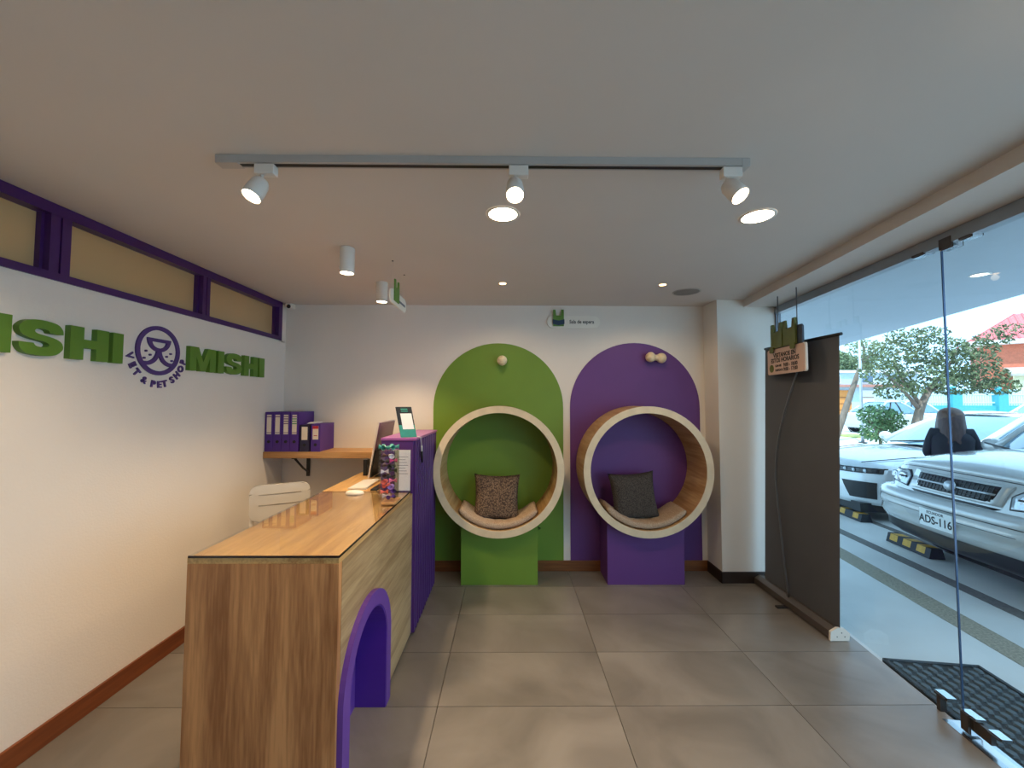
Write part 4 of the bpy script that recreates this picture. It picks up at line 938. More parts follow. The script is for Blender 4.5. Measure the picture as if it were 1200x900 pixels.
def greenhouse(root, bm_, xb, zb, wb, xt, zt, wt, xrt, xrb, zrb, bpil, side_z=None):
    """windscreen, roof, side and rear glass with pillars"""
    sz = side_z or zb-0.05
    wsn = MB().grid(lambda u, v: (xb+(xt-xb)*v-(0.16*(1-v)+0.10*v)*(2*u-1)**2, (2*u-1)*(wb+(wt-wb)*v), zb+(zt-zb)*v+0.03*math.sin(PI*v)), 12, 6)
    ws = pt(root, wsn, 'windscreen', CARGL)
    rf = MB()
    rf.grid(lambda u, v: (xt-0.10*(2*u-1)**2*(1-v)+(xrt-xt)*v, (2*u-1)*wt, zt+0.045*math.sin(PI*(0.12+0.8*v))*(1-0.3*(2*u-1)**2)-0.05*abs(2*u-1)**6), 12, 8)
    pt(root, rf, 'roof', bm_)
    pt(root, MB().grid(lambda u, v: (xrb+(xrt-xrb)*v-0.0+0.08*(2*u-1)**2, (2*u-1)*(wb+(wt-wb)*v), zrb+(zt-zrb)*v), 8, 4), 'rear_window', CARGL)
    for s_ in (-1, 1):
        A0, A1 = Vector((xb-0.16, s_*wb, zb)), Vector((xt-0.10, s_*wt, zt)); C0, C1 = Vector((xrb+0.08, s_*wb, zrb)), Vector((xrt+0.02, s_*wt, zt))
        for k in range(len(bpil)+1):
            f0 = 0.0 if k == 0 else bpil[k-1]; f1 = 1.0 if k == len(bpil) else bpil[k]
            def fn(u, v, f0=f0, f1=f1):
                f = f0+(f1-f0)*u; lo = A0.lerp(C0, f); lo.z = sz if 0.02 < f < 0.98 else lo.z; hi = A1.lerp(C1, f); p = lo.lerp(hi, v); return (p.x, p.y*1.0+s_*0.03*math.sin(PI*v), p.z)
            pt(root, MB().grid(fn, 6, 4), 'side_window', CARGL)
        pt(root, MB().tube([A0, A0.lerp(A1, 0.5)+Vector((0, s_*0.02, 0.015)), A1], [0.045, 0.04, 0.04], 8), 'pillar', bm_)
        pt(root, MB().tube([C0, C1], [0.07, 0.05], 8), 'pillar', bm_)
        for f in bpil:
            lo = A0.lerp(C0, f); lo.z = sz
            pt(root, MB().tube([lo, lo.lerp(A1.lerp(C1, f), 0.5)+Vector((0, s_*0.03, 0)), A1.lerp(C1, f)], 0.035, 8), 'pillar', TRIMB)
        pt(root, MB().tube([A1, A1.lerp(C1, 0.35)+Vector((0, 0, 0.02)), A1.lerp(C1, 0.7)+Vector((0, 0, 0.02)), C1], 0.04, 8), 'roof_rail', bm_)
    return ws
FWD = -FN; LEFT = -FU; CAR_RZ = math.atan2(FWD.y, FWD.x)
def sgnpow(v, p): return math.copysign(abs(v)**p, v)
def make_suv():
    P = paint('suv_silver_white', (192, 194, 192))
    nose = Vector((3.84, 3.55, GZ)); root = thing('parked_suv', 'silver white suv parked nose-in just outside the glass door', 'car', tuple(nose-FWD*2.05), CAR_RZ)
    loft_body(root, [(1.84, 0.66, 0.42, 0.90, 0.95, 0.965), (1.70, 0.80, 0.36, 0.92, 0.99, 1.01), (1.3, 0.86, 0.34, 0.95, 1.04, 1.06), (0.75, 0.88, 0.33, 1.0, 1.08, 1.10), (-0.6, 0.89, 0.33, 1.03, 1.06, 1.06), (-1.7, 0.88, 0.36, 1.03, 1.06, 1.06), (-2.0, 0.84, 0.42, 1.0, 1.04, 1.05), (-2.08, 0.70, 0.46, 0.95, 1.0, 1.0)], P)
    xf = lambda y: 1.955-0.05*(y/0.6)**2-1.5*max(0, abs(y)-0.58)**2
    FZ0, FZ1 = 0.66, 0.985
    fx_ = lambda y, z: xf(y)-0.12*((z-FZ0)/(FZ1-FZ0))**1.6
    pt(root, MB().grid(lambda u, v: (fx_((2*u-1)*0.86, FZ0+(FZ1-FZ0)*v), (2*u-1)*0.86, FZ0+(FZ1-0.045*abs(2*u-1)**3-FZ0)*v), 32, 8), 'front_fascia', P)
    # bonnet with a raised centre
    def hood(u, v):
        y = (2*u-1)*(0.83-0.05*v); x = (fx_(y, FZ1)+0.01)*(1-v)+(0.98-0.14*(2*u-1)**2)*v
        e = 0.012*(1/(1+math.exp(-(0.52-abs(y))*40)))
        z = 0.997-0.045*abs(2*u-1)**3+(0.135)*math.sin(PI/2*v)**0.8+0.03*(1-(2*u-1)**2)*math.sin(PI/2*min(1, v*3+0.15))+e*min(1, v*4)
        return (x, y, z)
    hd = MB().grid(hood, 36, 14); hd.grid(lambda u, v: (hood(u, 0)[0]-0.02*v, hood(u, 0)[1], hood(u, 0)[2]-0.028*v), 36, 1)
    pt(root, hd, 'bonnet', P)
    pt(root, MB().tube([(fx_(y, FZ1)+0.004, y, 0.972-0.045*abs(y/0.83)**3) for y in [(-0.83+1.66*k/24) for k in range(25)]], 0.006, 6), 'bonnet_gap', TRIMB)
    # bumper swept round the nose
    path = [(1.32, -0.895), (1.50, -0.895)]+[(xf(y)-0.005, y*1.025) for y in [(-0.86+1.72*k/28) for k in range(29)]]+[(1.50, 0.895), (1.32, 0.895)]
    prof = [(-0.02, 0.735), (0.045, 0.728), (0.082, 0.700), (0.092, 0.655), (0.084, 0.645), (0.094, 0.600), (0.092, 0.565), (0.080, 0.555), (0.086, 0.49), (0.060, 0.425), (0.0, 0.405), (-0.08, 0.40)]
    def sweep(prof, path):
        rows = []; n = len(path)
        for i, (x, y) in enumerate(path):
            a, b = path[max(i-1, 0)], path[min(i+1, n-1)]; d = Vector((b[0]-a[0], b[1]-a[1])).normalized(); nn = Vector((d.y, -d.x))
            if nn.x < 0 and abs(y) < 0.86: nn = -nn
            if abs(y) >= 0.86: nn = Vector((0, math.copysign(1, y))) if abs(nn.x) < 0.3 else (nn if nn.x > 0 else -nn)
            k = 1.0 if abs(y) < 0.86 else 0.55
            rows.append([(x+nn.x*dx*k, y+nn.y*dx*k, z) for dx, z in prof])
        m = len(prof); return MB().add([p for r in rows for p in r], [(i*m+k, i*m+k+1, (i+1)*m+k+1, (i+1)*m+k) for i in range(n-1) for k in range(m-1)], True)
    bp = pt(root, sweep(prof, path), 'bumper', P)
    inner = [p for p in path if abs(p[1]) < 0.6]
    psub(bp, sweep([(0.0905, 0.585), (0.0965, 0.581), (0.0905, 0.577)], inner), 'bumper_groove', TRIMB)
    psub(bp, sweep([(0.0935, 0.652), (0.0955, 0.648), (0.0875, 0.644)], path[4:-4]), 'bumper_groove', TRIMB)
    pt(root, sweep([(0.035, 0.425), (0.03, 0.33), (-0.05, 0.27), (-0.4, 0.26)], [p for p in path if abs(p[1]) < 0.8]), 'lower_apron', TRIMB)
    pt(root, MB().box((-1.9, -0.8, 0.22), (1.6, 0.8, 0.42)), 'underbody', TRIMB)
    # patches that follow the fascia
    def patch(poly, d, nz=8, ny=10):
        ys = [p[0] for p in poly]; zs = [p[1] for p in poly]; z0, z1 = min(zs), max(zs); mb = MB()
        def span(z):
            xs = []
            for i in range(len(poly)):
                (ya, za), (yb, zb) = poly[i], poly[(i+1) % len(poly)]
                if abs(zb-za) > 1e-9 and min(za, zb)-1e-9 <= z <= max(za, zb)+1e-9: xs.append(ya+(yb-ya)*(z-za)/(zb-za))
            return min(xs), max(xs)
        def fn(u, v):
            z = z0+(z1-z0)*v; a, b = span(min(max(z, z0+1e-6), z1-1e-6)); y = a+(b-a)*u; return (fx_(y, z)+d, y, z)
        mb.grid(fn, ny, nz)
        def edge(k):
            u, v = k; p = fn(u, v); return p, (p[0]-d-0.03, p[1], p[2])
        loop = [(i/ny, 0) for i in range(ny)]+[(1, j/nz) for j in range(nz)]+[(1-i/ny, 1) for i in range(ny)]+[(0, 1-j/nz) for j in range(nz)]
        q = [edge(k) for k in loop]; n = len(q); mb.add([a for a, _ in q]+[b for _, b in q], [(i, (i+1) % n, n+(i+1) % n, n+i) for i in range(n)])
        return mb
    gr = pt(root, patch([(-0.40, 0.775), (0.40, 0.775), (0.43, 0.945), (-0.43, 0.945)], 0.012), 'grille_surround', P)
    psub(gr, patch([(-0.295, 0.795), (0.295, 0.795), (0.345, 0.83), (0.36, 0.925), (-0.36, 0.925), (-0.345, 0.83)], 0.016), 'grille_mesh', TRIMB)
    for z in (0.86,):
        psub(gr, patch([(-0.345, z-0.007), (0.345, z-0.007), (0.347, z+0.007), (-0.347, z+0.007)], 0.024, 1), 'grille_bar', RIM)
    for k in range(19):
        y = -0.32+0.64*k/18
        psub(gr, patch([(y-0.004, 0.80), (y+0.004, 0.80), (y+0.004, 0.92), (y-0.004, 0.92)], 0.019, 4, 1), 'grille_rib', DARK)
    for z in (0.825, 0.895):
        psub(gr, patch([(-0.34, z-0.004), (0.34, z-0.004), (0.34, z+0.004), (-0.34, z+0.004)], 0.019, 1), 'grille_rib', DARK)
    em = MB().lathe([(0.0, 0.03), (0.040, 0.026), (0.046, 0.0)], (fx_(0, 0.86)+0.018, 0, 0.86), (1, 0, 0.2), 20); psub(gr, em, 'badge', RIM)
    pt(root, patch([(-0.36, 0.738), (0.36, 0.738), (0.40, 0.757), (-0.40, 0.757)], 0.006, 2), 'air_slot', TRIMB)
    for s_ in (-1, 1):
        o_ = [(s_*0.455, 0.765), (s_*0.80, 0.775), (s_*0.845, 0.85), (s_*0.81, 0.905), (s_*0.50, 0.925), (s_*0.44, 0.87)]
        hl = pt(root, patch(o_, 0.006), 'headlamp_rim', TRIMB)
        i_ = [(s_*0.468, 0.777), (s_*0.795, 0.787), (s_*0.832, 0.848), (s_*0.80, 0.895), (s_*0.508, 0.914), (s_*0.452, 0.868)]
        psub(hl, patch(i_, 0.011), 'headlamp_lens', LAMPGL)
        for yy, rr in ((0.56, 0.055), (0.73, 0.035)):
            psub(hl, MB().lathe([(rr*0.3, 0.004), (rr, 0.016), (rr*1.05, 0.0)], (fx_(s_*yy, 0.845)+0.008, s_*yy, 0.845), (1, 0, 0.15), 18), 'reflector', CHROME)
        psub(hl, patch([(s_*0.50, 0.848), (s_*0.62, 0.848), (s_*0.62, 0.862), (s_*0.50, 0.862)], 0.026, 1), 'brow', TRIMB)
    # number plate
    pl = pt(root, MB().bbox((2.045, -0.155, 0.475), (2.057, 0.155, 0.63), 0.003), 'number_plate', mat('plate_white', (226, 230, 228), 0.5, var=0.03))
    dk = text_mb('ADS-116', 0.098, 0.001, (2.0572, 0, 0.538), (0, 1, 0), (0, 0, 1), bold=0.002, sx=0.86); psub(pl, dk, 'plate_number', INK)
    dk = text_mb('ECUADOR', 0.034, 0.001, (2.0572, 0, 0.605), (0, 1, 0), (0, 0, 1), bold=0.0004); psub(pl, dk, 'plate_country', INK)
    ws = greenhouse(root, P, 0.99, 1.13, 0.74, 0.42, 1.58, 0.60, -1.75, -2.0, 1.12, (0.42, 0.74), 1.06)
    for s_ in (-1, 1):
        w_ = MB().tube([(1.02, s_*0.35, 1.135), (0.93, s_*0.35-0.4, 1.185)], 0.01, 6); psub(ws, w_, 'wiper', TRIMB)
        mr = pt(root, MB().ball((0.62, s_*1.0, 1.13), (0.06, 0.12, 0.085), 14, 10), 'mirror', P)
        psub(mr, MB().tube([(0.62, s_*0.86, 1.07), (0.62, s_*0.95, 1.10)], 0.02, 8), 'mirror_arm', TRIMB)
        pt(root, MB().disc((0.556, s_*1.0, 1.13), 0.07, (-1, 0, 0), 14), 'mirror_glass', TRIMB)
        wheel(root, 1.18, s_*0.77, 0.35, 0.22); wheel(root, -1.25, s_*0.77, 0.35, 0.22)
make_suv()
def make_sedan(name, label, P, anchor, rz, Lc=4.5, hw=0.90, hood_z=0.78, belt=0.93, roof=1.46, detail=True, dark=LAMPD, scl=1.0):
    root = thing(name, label, 'car', anchor, rz)
    f = Lc/2
    loft_body(root, [(f-0.02, hw*0.62, 0.26, 0.62, hood_z-0.08, hood_z-0.06), (f-0.16, hw*0.86, 0.20, 0.68, hood_z, hood_z+0.01), (f-0.55, hw*0.97, 0.19, 0.78, hood_z+0.07, hood_z+0.09), (f-1.25, hw, 0.19, belt-0.06, belt+0.02, belt+0.04), (0.1, hw, 0.19, belt, belt+0.0, belt+0.0), (-f+1.0, hw, 0.19, belt+0.03, belt+0.05, belt+0.05), (-f+0.2, hw*0.96, 0.24, belt+0.02, belt+0.08, belt+0.08), (-f, hw*0.8, 0.32, belt-0.1, belt, belt)], P)
    xb = f-1.30
    ws = greenhouse(root, P, xb, belt+0.05, hw*0.80, xb-0.85, roof-0.05, hw*0.62, -f+1.25, -f+0.45, belt+0.08, (0.40, 0.72), belt+0.02)
    for s_ in (-1, 1):
        wheel(root, f-0.85, s_*(hw-0.10), 0.32, 0.2, 6); wheel(root, -f+0.85, s_*(hw-0.10), 0.32, 0.2, 6)
        pt(root, MB().lathe([(0.37, -0.02), (0.37, 0.012), (0.33, 0.012), (0.33, -0.02)], (f-0.85, s_*(hw-0.012), 0.32), (0, s_, 0), 28, True, True), 'wheel_arch', TRIMB)
        pt(root, MB().lathe([(0.37, -0.02), (0.37, 0.012), (0.33, 0.012), (0.33, -0.02)], (-f+0.85, s_*(hw-0.012), 0.32), (0, s_, 0), 28, True, True), 'wheel_arch', TRIMB)
        mr = pt(root, MB().ball((xb-0.35, s_*(hw+0.06), belt+0.10), (0.07, 0.11, 0.075), 14, 10), 'mirror', P)
    if detail:
        xf = lambda y, z: f+0.055-0.10*(y/0.6)**2-1.3*max(0, abs(y)-0.5)**2-0.35*max(0, z-0.45)**1.5
        def skin(poly_fn, nu, nv): return MB().grid(poly_fn, nu, nv)
        def q(y0, y1, z0, z1, d, skew=0.0, nu=14, nv=4):
            def fn(u, v):
                y = y0+(y1-y0)*u; z = z0+(z1-z0)*v+skew*(abs(y)-abs(y0)); return (xf(y, z)+d, y+0.0, z)
            mb = MB().grid(fn, nu, nv)
            loop = [(i/nu, 0) for i in range(nu)]+[(1, j/nv) for j in range(nv)]+[(1-i/nu, 1) for i in range(nu)]+[(0, 1-j/nv) for j in range(nv)]
            a = [fn(*k) for k in loop]; n = len(a); mb.add(a+[(p[0]-0.06, p[1], p[2]) for p in a], [(i, (i+1) % n, n+(i+1) % n, n+i) for i in range(n)]); return mb
        pt(root, q(-0.84, 0.84, 0.22, 0.70, -0.005, 0, 30, 8), 'front_fascia', P)
        for s_ in (-1, 1):
            hl = pt(root, q(s_*0.30, s_*0.82, 0.625, 0.70, 0.012, 0.03), 'headlamp', dark)
            for k in range(4):
                yy = s_*(0.40+0.10*k); psub(hl, MB().lathe([(0.0, 0.018), (0.022, 0.014), (0.028, 0.0)], (xf(yy, 0.665)+0.012, yy, 0.668), (1, 0, 0), 12), 'lamp_cell', LAMPGL)
            def inl(u, v, s_=s_):
                z = 0.30+0.22*v; y0 = 0.58-0.10*v; y1 = 0.80; y = s_*(y0+(y1-y0)*u); return (xf(y, z)+0.012, y, z)
            it = pt(root, MB().grid(inl, 8, 4), 'air_intake', TRIMB)
        pt(root, q(-0.42, 0.42, 0.30, 0.56, 0.010), 'grille', TRIMB)
        gl = root.children[-1]
        for k in range(4): psub(gl, q(-0.40, 0.40, 0.335+0.06*k, 0.345+0.06*k, 0.018), 'grille_bar', RIM)
        pt(root, MB().box((f-0.5, -0.75, 0.12), (f-0.05, 0.75, 0.24)), 'underbody', TRIMB)
        for y0 in (-0.35, 0.25):
            psub(ws, MB().tube([(xb+0.03, y0, belt+0.055), (xb-0.08, y0+0.45, belt+0.11)], 0.012, 6), 'wiper', TRIMB)
        # bonnet seam
        for s_ in (-1, 1):
            pt(root, MB().tube([(f-0.22, s_*0.55, hood_z-0.012), (f-0.7, s_*0.68, hood_z+0.066), (f-1.2, s_*0.74, belt-0.02)], 0.006, 6), 'bonnet_seam', TRIMB)
    return root
_hl = Vector((5.02, 5.30, GZ)); _sed = _hl-FWD*1.95-LEFT*0.78
make_sedan('parked_sedan', 'white sedan parked behind the suv with a dark slit headlamp', paint('sedan_white', (226, 230, 232)), (_sed.x, _sed.y, GZ), CAR_RZ, 4.5)
make_sedan('parked_hatchback', 'pale silver hatchback seen side-on across the lot behind the tree', paint('hatch_silver', (196, 202, 206)), (20.2, 20.6, GZ), math.radians(4), 4.3, 0.88, 0.88, 1.02, 1.66, False)
make_sedan('street_car', 'white car at the far right edge in front of the teal fence', paint('far_white', (232, 234, 236)), (27.6, 19.6, GZ), math.radians(8), 4.4, 0.88, 0.86, 1.0, 1.60, False)
make_sedan('street_car', 'white car behind the tree between the hatchback and the fence', paint('far_white', (232, 234, 236)), (23.4, 22.6, GZ), math.radians(3), 4.5, 0.9, 0.9, 1.02, 1.70, False)
# wheel stops
def wheel_stop(p, L_, label, n):
    YEL = mat('stop_yellow', (196, 146, 44), 0.6, var=0.15, scale=30); RB = mat('stop_rubber', (34, 36, 42), 0.7, var=0.15)
    rz = math.atan2(FU.y, FU.x); t = thing('wheel_stop', label, 'wheel stop', p, rz, 'rubber wheel stops')
    pt(t, MB().prism([(-0.075, 0), (0.075, 0), (0.05, 0.10), (-0.05, 0.10)], lambda a, b, d: (d, a, b), 0, L_), 'block', RB)
    for k in range(n):
        a = 0.06+k*(L_-0.2)/max(1, n-1); sh = 0.03
        pt(t, MB().add([(a, 0.049, 0.1012), (a+0.10, 0.049, 0.1012), (a+0.10-sh, -0.049, 0.1012), (a-sh, -0.049, 0.1012)], [(0, 1, 2, 3)]).add([(a, 0.0515, 0.0985), (a+0.10, 0.0515, 0.0985), (a+0.10, 0.0690, 0.03), (a, 0.0690, 0.03)], [(0, 1, 2, 3)]), 'yellow_mark', YEL)
wheel_stop((4.39, 4.06, GZ+0.003), 0.54, 'black and yellow wheel stop under the suv bumper', 3)
wheel_stop((4.78, 5.28, GZ+0.003), 0.70, 'black and yellow wheel stop beside the banner edge, under the white sedan', 3)

# ------------------------------------------------------------------ woman seen from behind
def woman():
    t = thing('person', 'person with long brown hair and dark jacket seen from behind between the cars', 'person', (5.40, 4.77, GZ), math.radians(-40))
    J = {}; E_ = []; R = {}
    def v(n, p, r): J[n] = Vector(p); R[n] = r
    # local: y = away from the camera (facing), x = right
    v('pel', (0, 0, 0.86), (0.15, 0.11)); v('waist', (0, 0.0, 1.0), (0.125, 0.095)); v('chest', (0, -0.01, 1.16), (0.15, 0.11)); v('neckb', (0, -0.01, 1.28), (0.075, 0.07)); v('neck', (0, 0.0, 1.34), (0.048, 0.05)); v('head', (0, 0.025, 1.42), (0.075, 0.09)); v('crown', (0, 0.025, 1.49), (0.062, 0.075))
    for s_, k in ((-1, 'l'), (1, 'r')):
        v('sh'+k, (s_*0.155, -0.01, 1.245), (0.065, 0.065)); v('el'+k, (s_*0.215, 0.0, 0.98), (0.05, 0.05)); v('wr'+k, (s_*0.15, 0.20, 0.90), (0.032, 0.03)); v('palm'+k, (s_*0.12, 0.27, 0.90), (0.034, 0.02))
        v('hip'+k, (s_*0.085, 0, 0.80), (0.095, 0.10)); v('kn'+k, (s_*0.095, 0.02, 0.45), (0.06, 0.062)); v('an'+k, (s_*0.10, -0.01, 0.09), (0.04, 0.045)); v('toe'+k, (s_*0.11, 0.13, 0.035), (0.04, 0.03))
        for q in range(4): v('f%d%s' % (q, k), (s_*(0.085+0.022*q), 0.345-0.006*abs(q-1), 0.895), (0.0085, 0.0085)); v('g%d%s' % (q, k), (s_*(0.085+0.022*q), 0.372-0.006*abs(q-1), 0.875), (0.0075, 0.0075))
        v('th'+k, (s_*0.075, 0.275, 0.90), (0.010, 0.010)); v('tt'+k, (s_*0.055, 0.315, 0.885), (0.008, 0.008))
    E_ = [('pel', 'waist'), ('waist', 'chest'), ('chest', 'neckb'), ('neckb', 'neck'), ('neck', 'head'), ('head', 'crown')]
    for k in 'lr':
        E_ += [('chest', 'sh'+k), ('sh'+k, 'el'+k), ('el'+k, 'wr'+k), ('wr'+k, 'palm'+k), ('pel', 'hip'+k), ('hip'+k, 'kn'+k), ('kn'+k, 'an'+k), ('an'+k, 'toe'+k), ('palm'+k, 'th'+k), ('th'+k, 'tt'+k)]
        for q in range(4): E_ += [('palm'+k, 'f%d%s' % (q, k)), ('f%d%s' % (q, k), 'g%d%s' % (q, k))]
    names = list(J); me = bpy.data.meshes.new('body'); me.from_pydata([J[n] for n in names], [(names.index(a), names.index(b)) for a, b in E_], [])
    ob = bpy.data.objects.new('body', me); COL.objects.link(ob); md = ob.modifiers.new('k', 'SKIN'); sd = me.skin_vertices[0].data
    for i, n in enumerate(names): sd[i].radius = R[n]; sd[i].use_root = (n == 'pel')
    ob.modifiers.new('s', 'SUBSURF').levels = 2; ob.modifiers['s'].render_levels = 2
    dg = bpy.context.evaluated_depsgraph_get(); m2 = bpy.data.meshes.new_from_object(ob.evaluated_get(dg)); bpy.data.objects.remove(ob)
    m2.materials.clear()
    for m_ in (mat('skin_tone', (196, 150, 124), 0.6), mat('jacket_cloth', (30, 32, 40), 0.8, var=0.1), mat('trouser_cloth', (40, 44, 58), 0.85, var=0.1), mat('shoe_black', (20, 20, 22), 0.6)): m2.materials.append(m_)
    for p in m2.polygons:
        c = p.center; p.use_smooth = True; arm_end = c.y > 0.21 and 0.8 < c.z < 1.0
        p.material_index = 0 if (c.z > 1.30 or arm_end) else 1 if c.z > 0.78 else 2 if c.z > 0.09 else 3
    b = bpy.data.objects.new('body', m2); COL.objects.link(b); b.parent = t
    JK = MATS['jacket_cloth']; SK = MATS['skin_tone']
    # jacket shell with collar
    def jk(u, v_):
        a = 2*PI*u; z = 0.72+0.57*v_
        ks = [(0, 0.20, 0.155), (0.3, 0.18, 0.14), (0.6, 0.19, 0.145), (0.78, 0.195, 0.14), (0.9, 0.16, 0.12), (1.0, 0.07, 0.075)]
        for (v0, a0, b0), (v1, a1, b1) in zip(ks, ks[1:]):
            if v0 <= v_ <= v1: f = (v_-v0)/(v1-v0); rx, ry = a0+(a1-a0)*f, b0+(b1-b0)*f; break
        w = 1+0.015*math.sin(9*a+14*v_); return (rx*w*sgnpow(math.cos(a), 0.85), ry*w*math.sin(a)-0.005, z)
    pt(t, MB().grid(jk, 32, 18), 'jacket', JK)
    # hair: long, over the upper back
    def hr(u, v_):
        a = 2*PI*u; back = max(0.0, -math.sin(a)); side = 1-abs(math.sin(a)); front = max(0.0, math.sin(a))
        zl = 1.415-front*0.0-(0.28*back**0.4+0.20*side)*(1-front)**2         # lower end of the strand at this angle
        if v_ < 0.45: t_ = v_/0.45*PI/2; k = math.sin(t_); z = 1.445+0.105*math.cos(t_)
        else: f_ = (v_-0.45)/0.55; k = 1+0.30*f_*(0.4+0.6*back)+0.025*math.sin(a*13)*f_; z = 1.445+(zl-1.445)*f_+0.02*math.sin(a*11)*f_
        return (0.118*k*math.cos(a), 0.005+0.125*k*math.sin(a), z)
    hair = MB().grid(hr, 44, 16)
    hm = mat('brown_hair', (70, 46, 40), 0.5, var=0.35, scale=14, stretch=(6, 6, 0.6)); pt(t, hair, 'hair', hm)
    # face on the far side: nose, eyes, mouth, ears
    pt(t, MB().ball((0, 0.125, 1.42), (0.013, 0.02, 0.02), 8, 6), 'nose', SK)
    for s_ in (-1, 1):
        pt(t, MB().ball((s_*0.032, 0.108, 1.445), (0.012, 0.008, 0.006), 8, 6), 'eye', INK); pt(t, MB().ball((s_*0.082, 0.03, 1.425), (0.01, 0.018, 0.03), 8, 6), 'ear', SK)
    pt(t, MB().ball((0, 0.113, 1.385), (0.022, 0.006, 0.006), 8, 6), 'mouth', mat('lip', (170, 92, 88), 0.5))
woman()

# ------------------------------------------------------------------ trees and shrub
LEAF_A = mat('olive_leaf', (90, 102, 66), 0.7, var=0.35, scale=3); LEAF_B = mat('pale_leaf', (118, 132, 94), 0.7, var=0.3, scale=3); BARK = mat('grey_bark', (120, 104, 90), 0.9, var=0.25, scale=10, stretch=(1, 1, 0.3), bump=0.5, bscale=20)
def leaves(blobs, per, size, seed):
    rg = random.Random(seed); mb = MB()
    for c, r in blobs:
        c = Vector(c); r = Vector(r)
        for _ in range(int(per*r.x*r.y*r.z**0.5*8)):
            while True:
                p = Vector((rg.uniform(-1, 1), rg.uniform(-1, 1), rg.uniform(-1, 1)))
                if 0.1 < p.length < 1: break
            p = p*(p.length**-0.35); q = c+Vector((p.x*r.x, p.y*r.y, p.z*r.z)); n = Vector((rg.gauss(0, 1), rg.gauss(0, 1), rg.gauss(0, 1))).normalized(); a = n.orthogonal().normalized(); b = n.cross(a)
            s_ = size*rg.uniform(0.6, 1.3); mb.add([q-a*s_, q+b*s_*0.42, q+a*s_, q-b*s_*0.42], [(0, 1, 2, 3)])
    return mb
def tree(base, label, trunk, branches, blobs, per, size, leafm, seed, name='tree'):
    t = thing(name, label, 'tree' if name == 'tree' else 'shrub', base)
    pt(t, MB().tube(catmull([p for p, _ in trunk], 5), [trunk[0][1]+(trunk[-1][1]-trunk[0][1])*i/((len(trunk)-1)*5) for i in range((len(trunk)-1)*5+1)], 10), 'trunk', BARK)
    for br in branches: pt(t, MB().tube(catmull(br, 4), [0.07-0.05*i/((len(br)-1)*4) for i in range((len(br)-1)*4+1)], 7), 'branch', BARK)
    f = pt(t, leaves(blobs, per, size, seed), 'foliage', leafm); f['kind'] = 'stuff'
    return t
# main tree, about thirteen metres away
tree((13.45, 13.0, GZ), 'large leafy tree leaning right behind the white sedan', [((0, 0, 0), 0.16), ((0.1, 0, 0.8), 0.14), ((0.3, 0, 1.5), 0.12), ((0.75, 0.1, 2.1), 0.09)],
     [[(0.3, 0, 1.5), (0.0, 0.2, 2.2), (-0.3, 0.3, 3.0)], [(0.75, 0.1, 2.1), (1.2, 0, 2.7), (1.5, -0.1, 3.4)], [(0.6, 0.1, 1.9), (1.3, 0.2, 2.25), (2.1, 0.3, 2.5)], [(0.2, 0, 1.4), (-0.5, -0.2, 2.0), (-1.2, -0.3, 2.6)]],
     [((0.9, 0, 3.3), (0.9, 0.8, 0.5)), ((-0.6, 0.1, 3.2), (0.8, 0.7, 0.5)), ((-1.0, 0, 2.6), (0.65, 0.6, 0.4)), ((1.7, 0, 2.9), (1.0, 0.8, 0.5)), ((2.5, 0.2, 2.5), (0.8, 0.7, 0.42)), ((0.3, -0.1, 2.4), (0.9, 0.8, 0.45)), ((1.5, 0, 2.2), (0.9, 0.7, 0.35)), ((-0.5, 0, 2.0), (0.7, 0.6, 0.3)), ((2.9, 0, 2.15), (0.6, 0.5, 0.3)), ((-0.2, 0, 3.8), (0.55, 0.5, 0.3)), ((0.7, 0, 3.9), (0.5, 0.5, 0.25)), ((2.4, 0.1, 3.4), (0.6, 0.5, 0.3)), ((2.95, 0.1, 3.75), (0.55, 0.4, 0.25)), ((3.5, 0.0, 4.05), (0.55, 0.4, 0.22))], 190, 0.07, LEAF_A, 3)
tree((14.2, 16.5, GZ), 'slim leaning tree with a bare trunk beside the banner edge', [((-0.5, 0, 0), 0.15), ((-0.1, 0, 1.0), 0.13), ((0.35, 0, 2.2), 0.11), ((0.8, 0, 3.3), 0.08)],
     [[(0.8, 0, 3.3), (0.9, 0, 3.9), (0.7, 0.1, 4.5)], [(0.7, 0, 3.1), (1.2, 0.1, 3.6), (1.7, 0.2, 3.9)]],
     [((1.1, 0, 3.75), (0.8, 0.7, 0.5)), ((1.7, 0.1, 3.4), (0.7, 0.6, 0.4)), ((0.6, 0, 4.2), (0.5, 0.5, 0.25))], 110, 0.075, LEAF_B, 5)
tree((12.9, 13.6, GZ), 'low bushy shrub in front of the silver hatchback', [((0, 0, 0), 0.05), ((0, 0, 0.5), 0.04), ((0.1, 0, 0.9), 0.03)], [[(0, 0, 0.5), (-0.3, 0, 0.9), (-0.4, 0, 1.2)]],
     [((-0.1, 0, 1.15), (0.6, 0.5, 0.38)), ((0.35, 0, 1.0), (0.5, 0.45, 0.35)), ((0, 0, 0.6), (0.6, 0.5, 0.4))], 420, 0.07, mat('dark_leaf', (84, 116, 74), 0.7, var=0.3, scale=4), 8, 'shrub')
tree((33, 40, GZ), 'hazy green tree far behind the pale blue building', [((0, 0, 0), 0.3), ((0, 0, 3), 0.25), ((0.2, 0, 5), 0.15)], [[(0, 0, 4), (1, 0, 5), (1.6, 0, 6)]], [((0, 0, 5.6), (2.2, 1.8, 1.3)), ((2.2, 0, 5.2), (1.8, 1.5, 1.1)), ((-1.6, 0, 5.0), (1.5, 1.2, 1.0))], 60, 0.2, LEAF_B, 11)
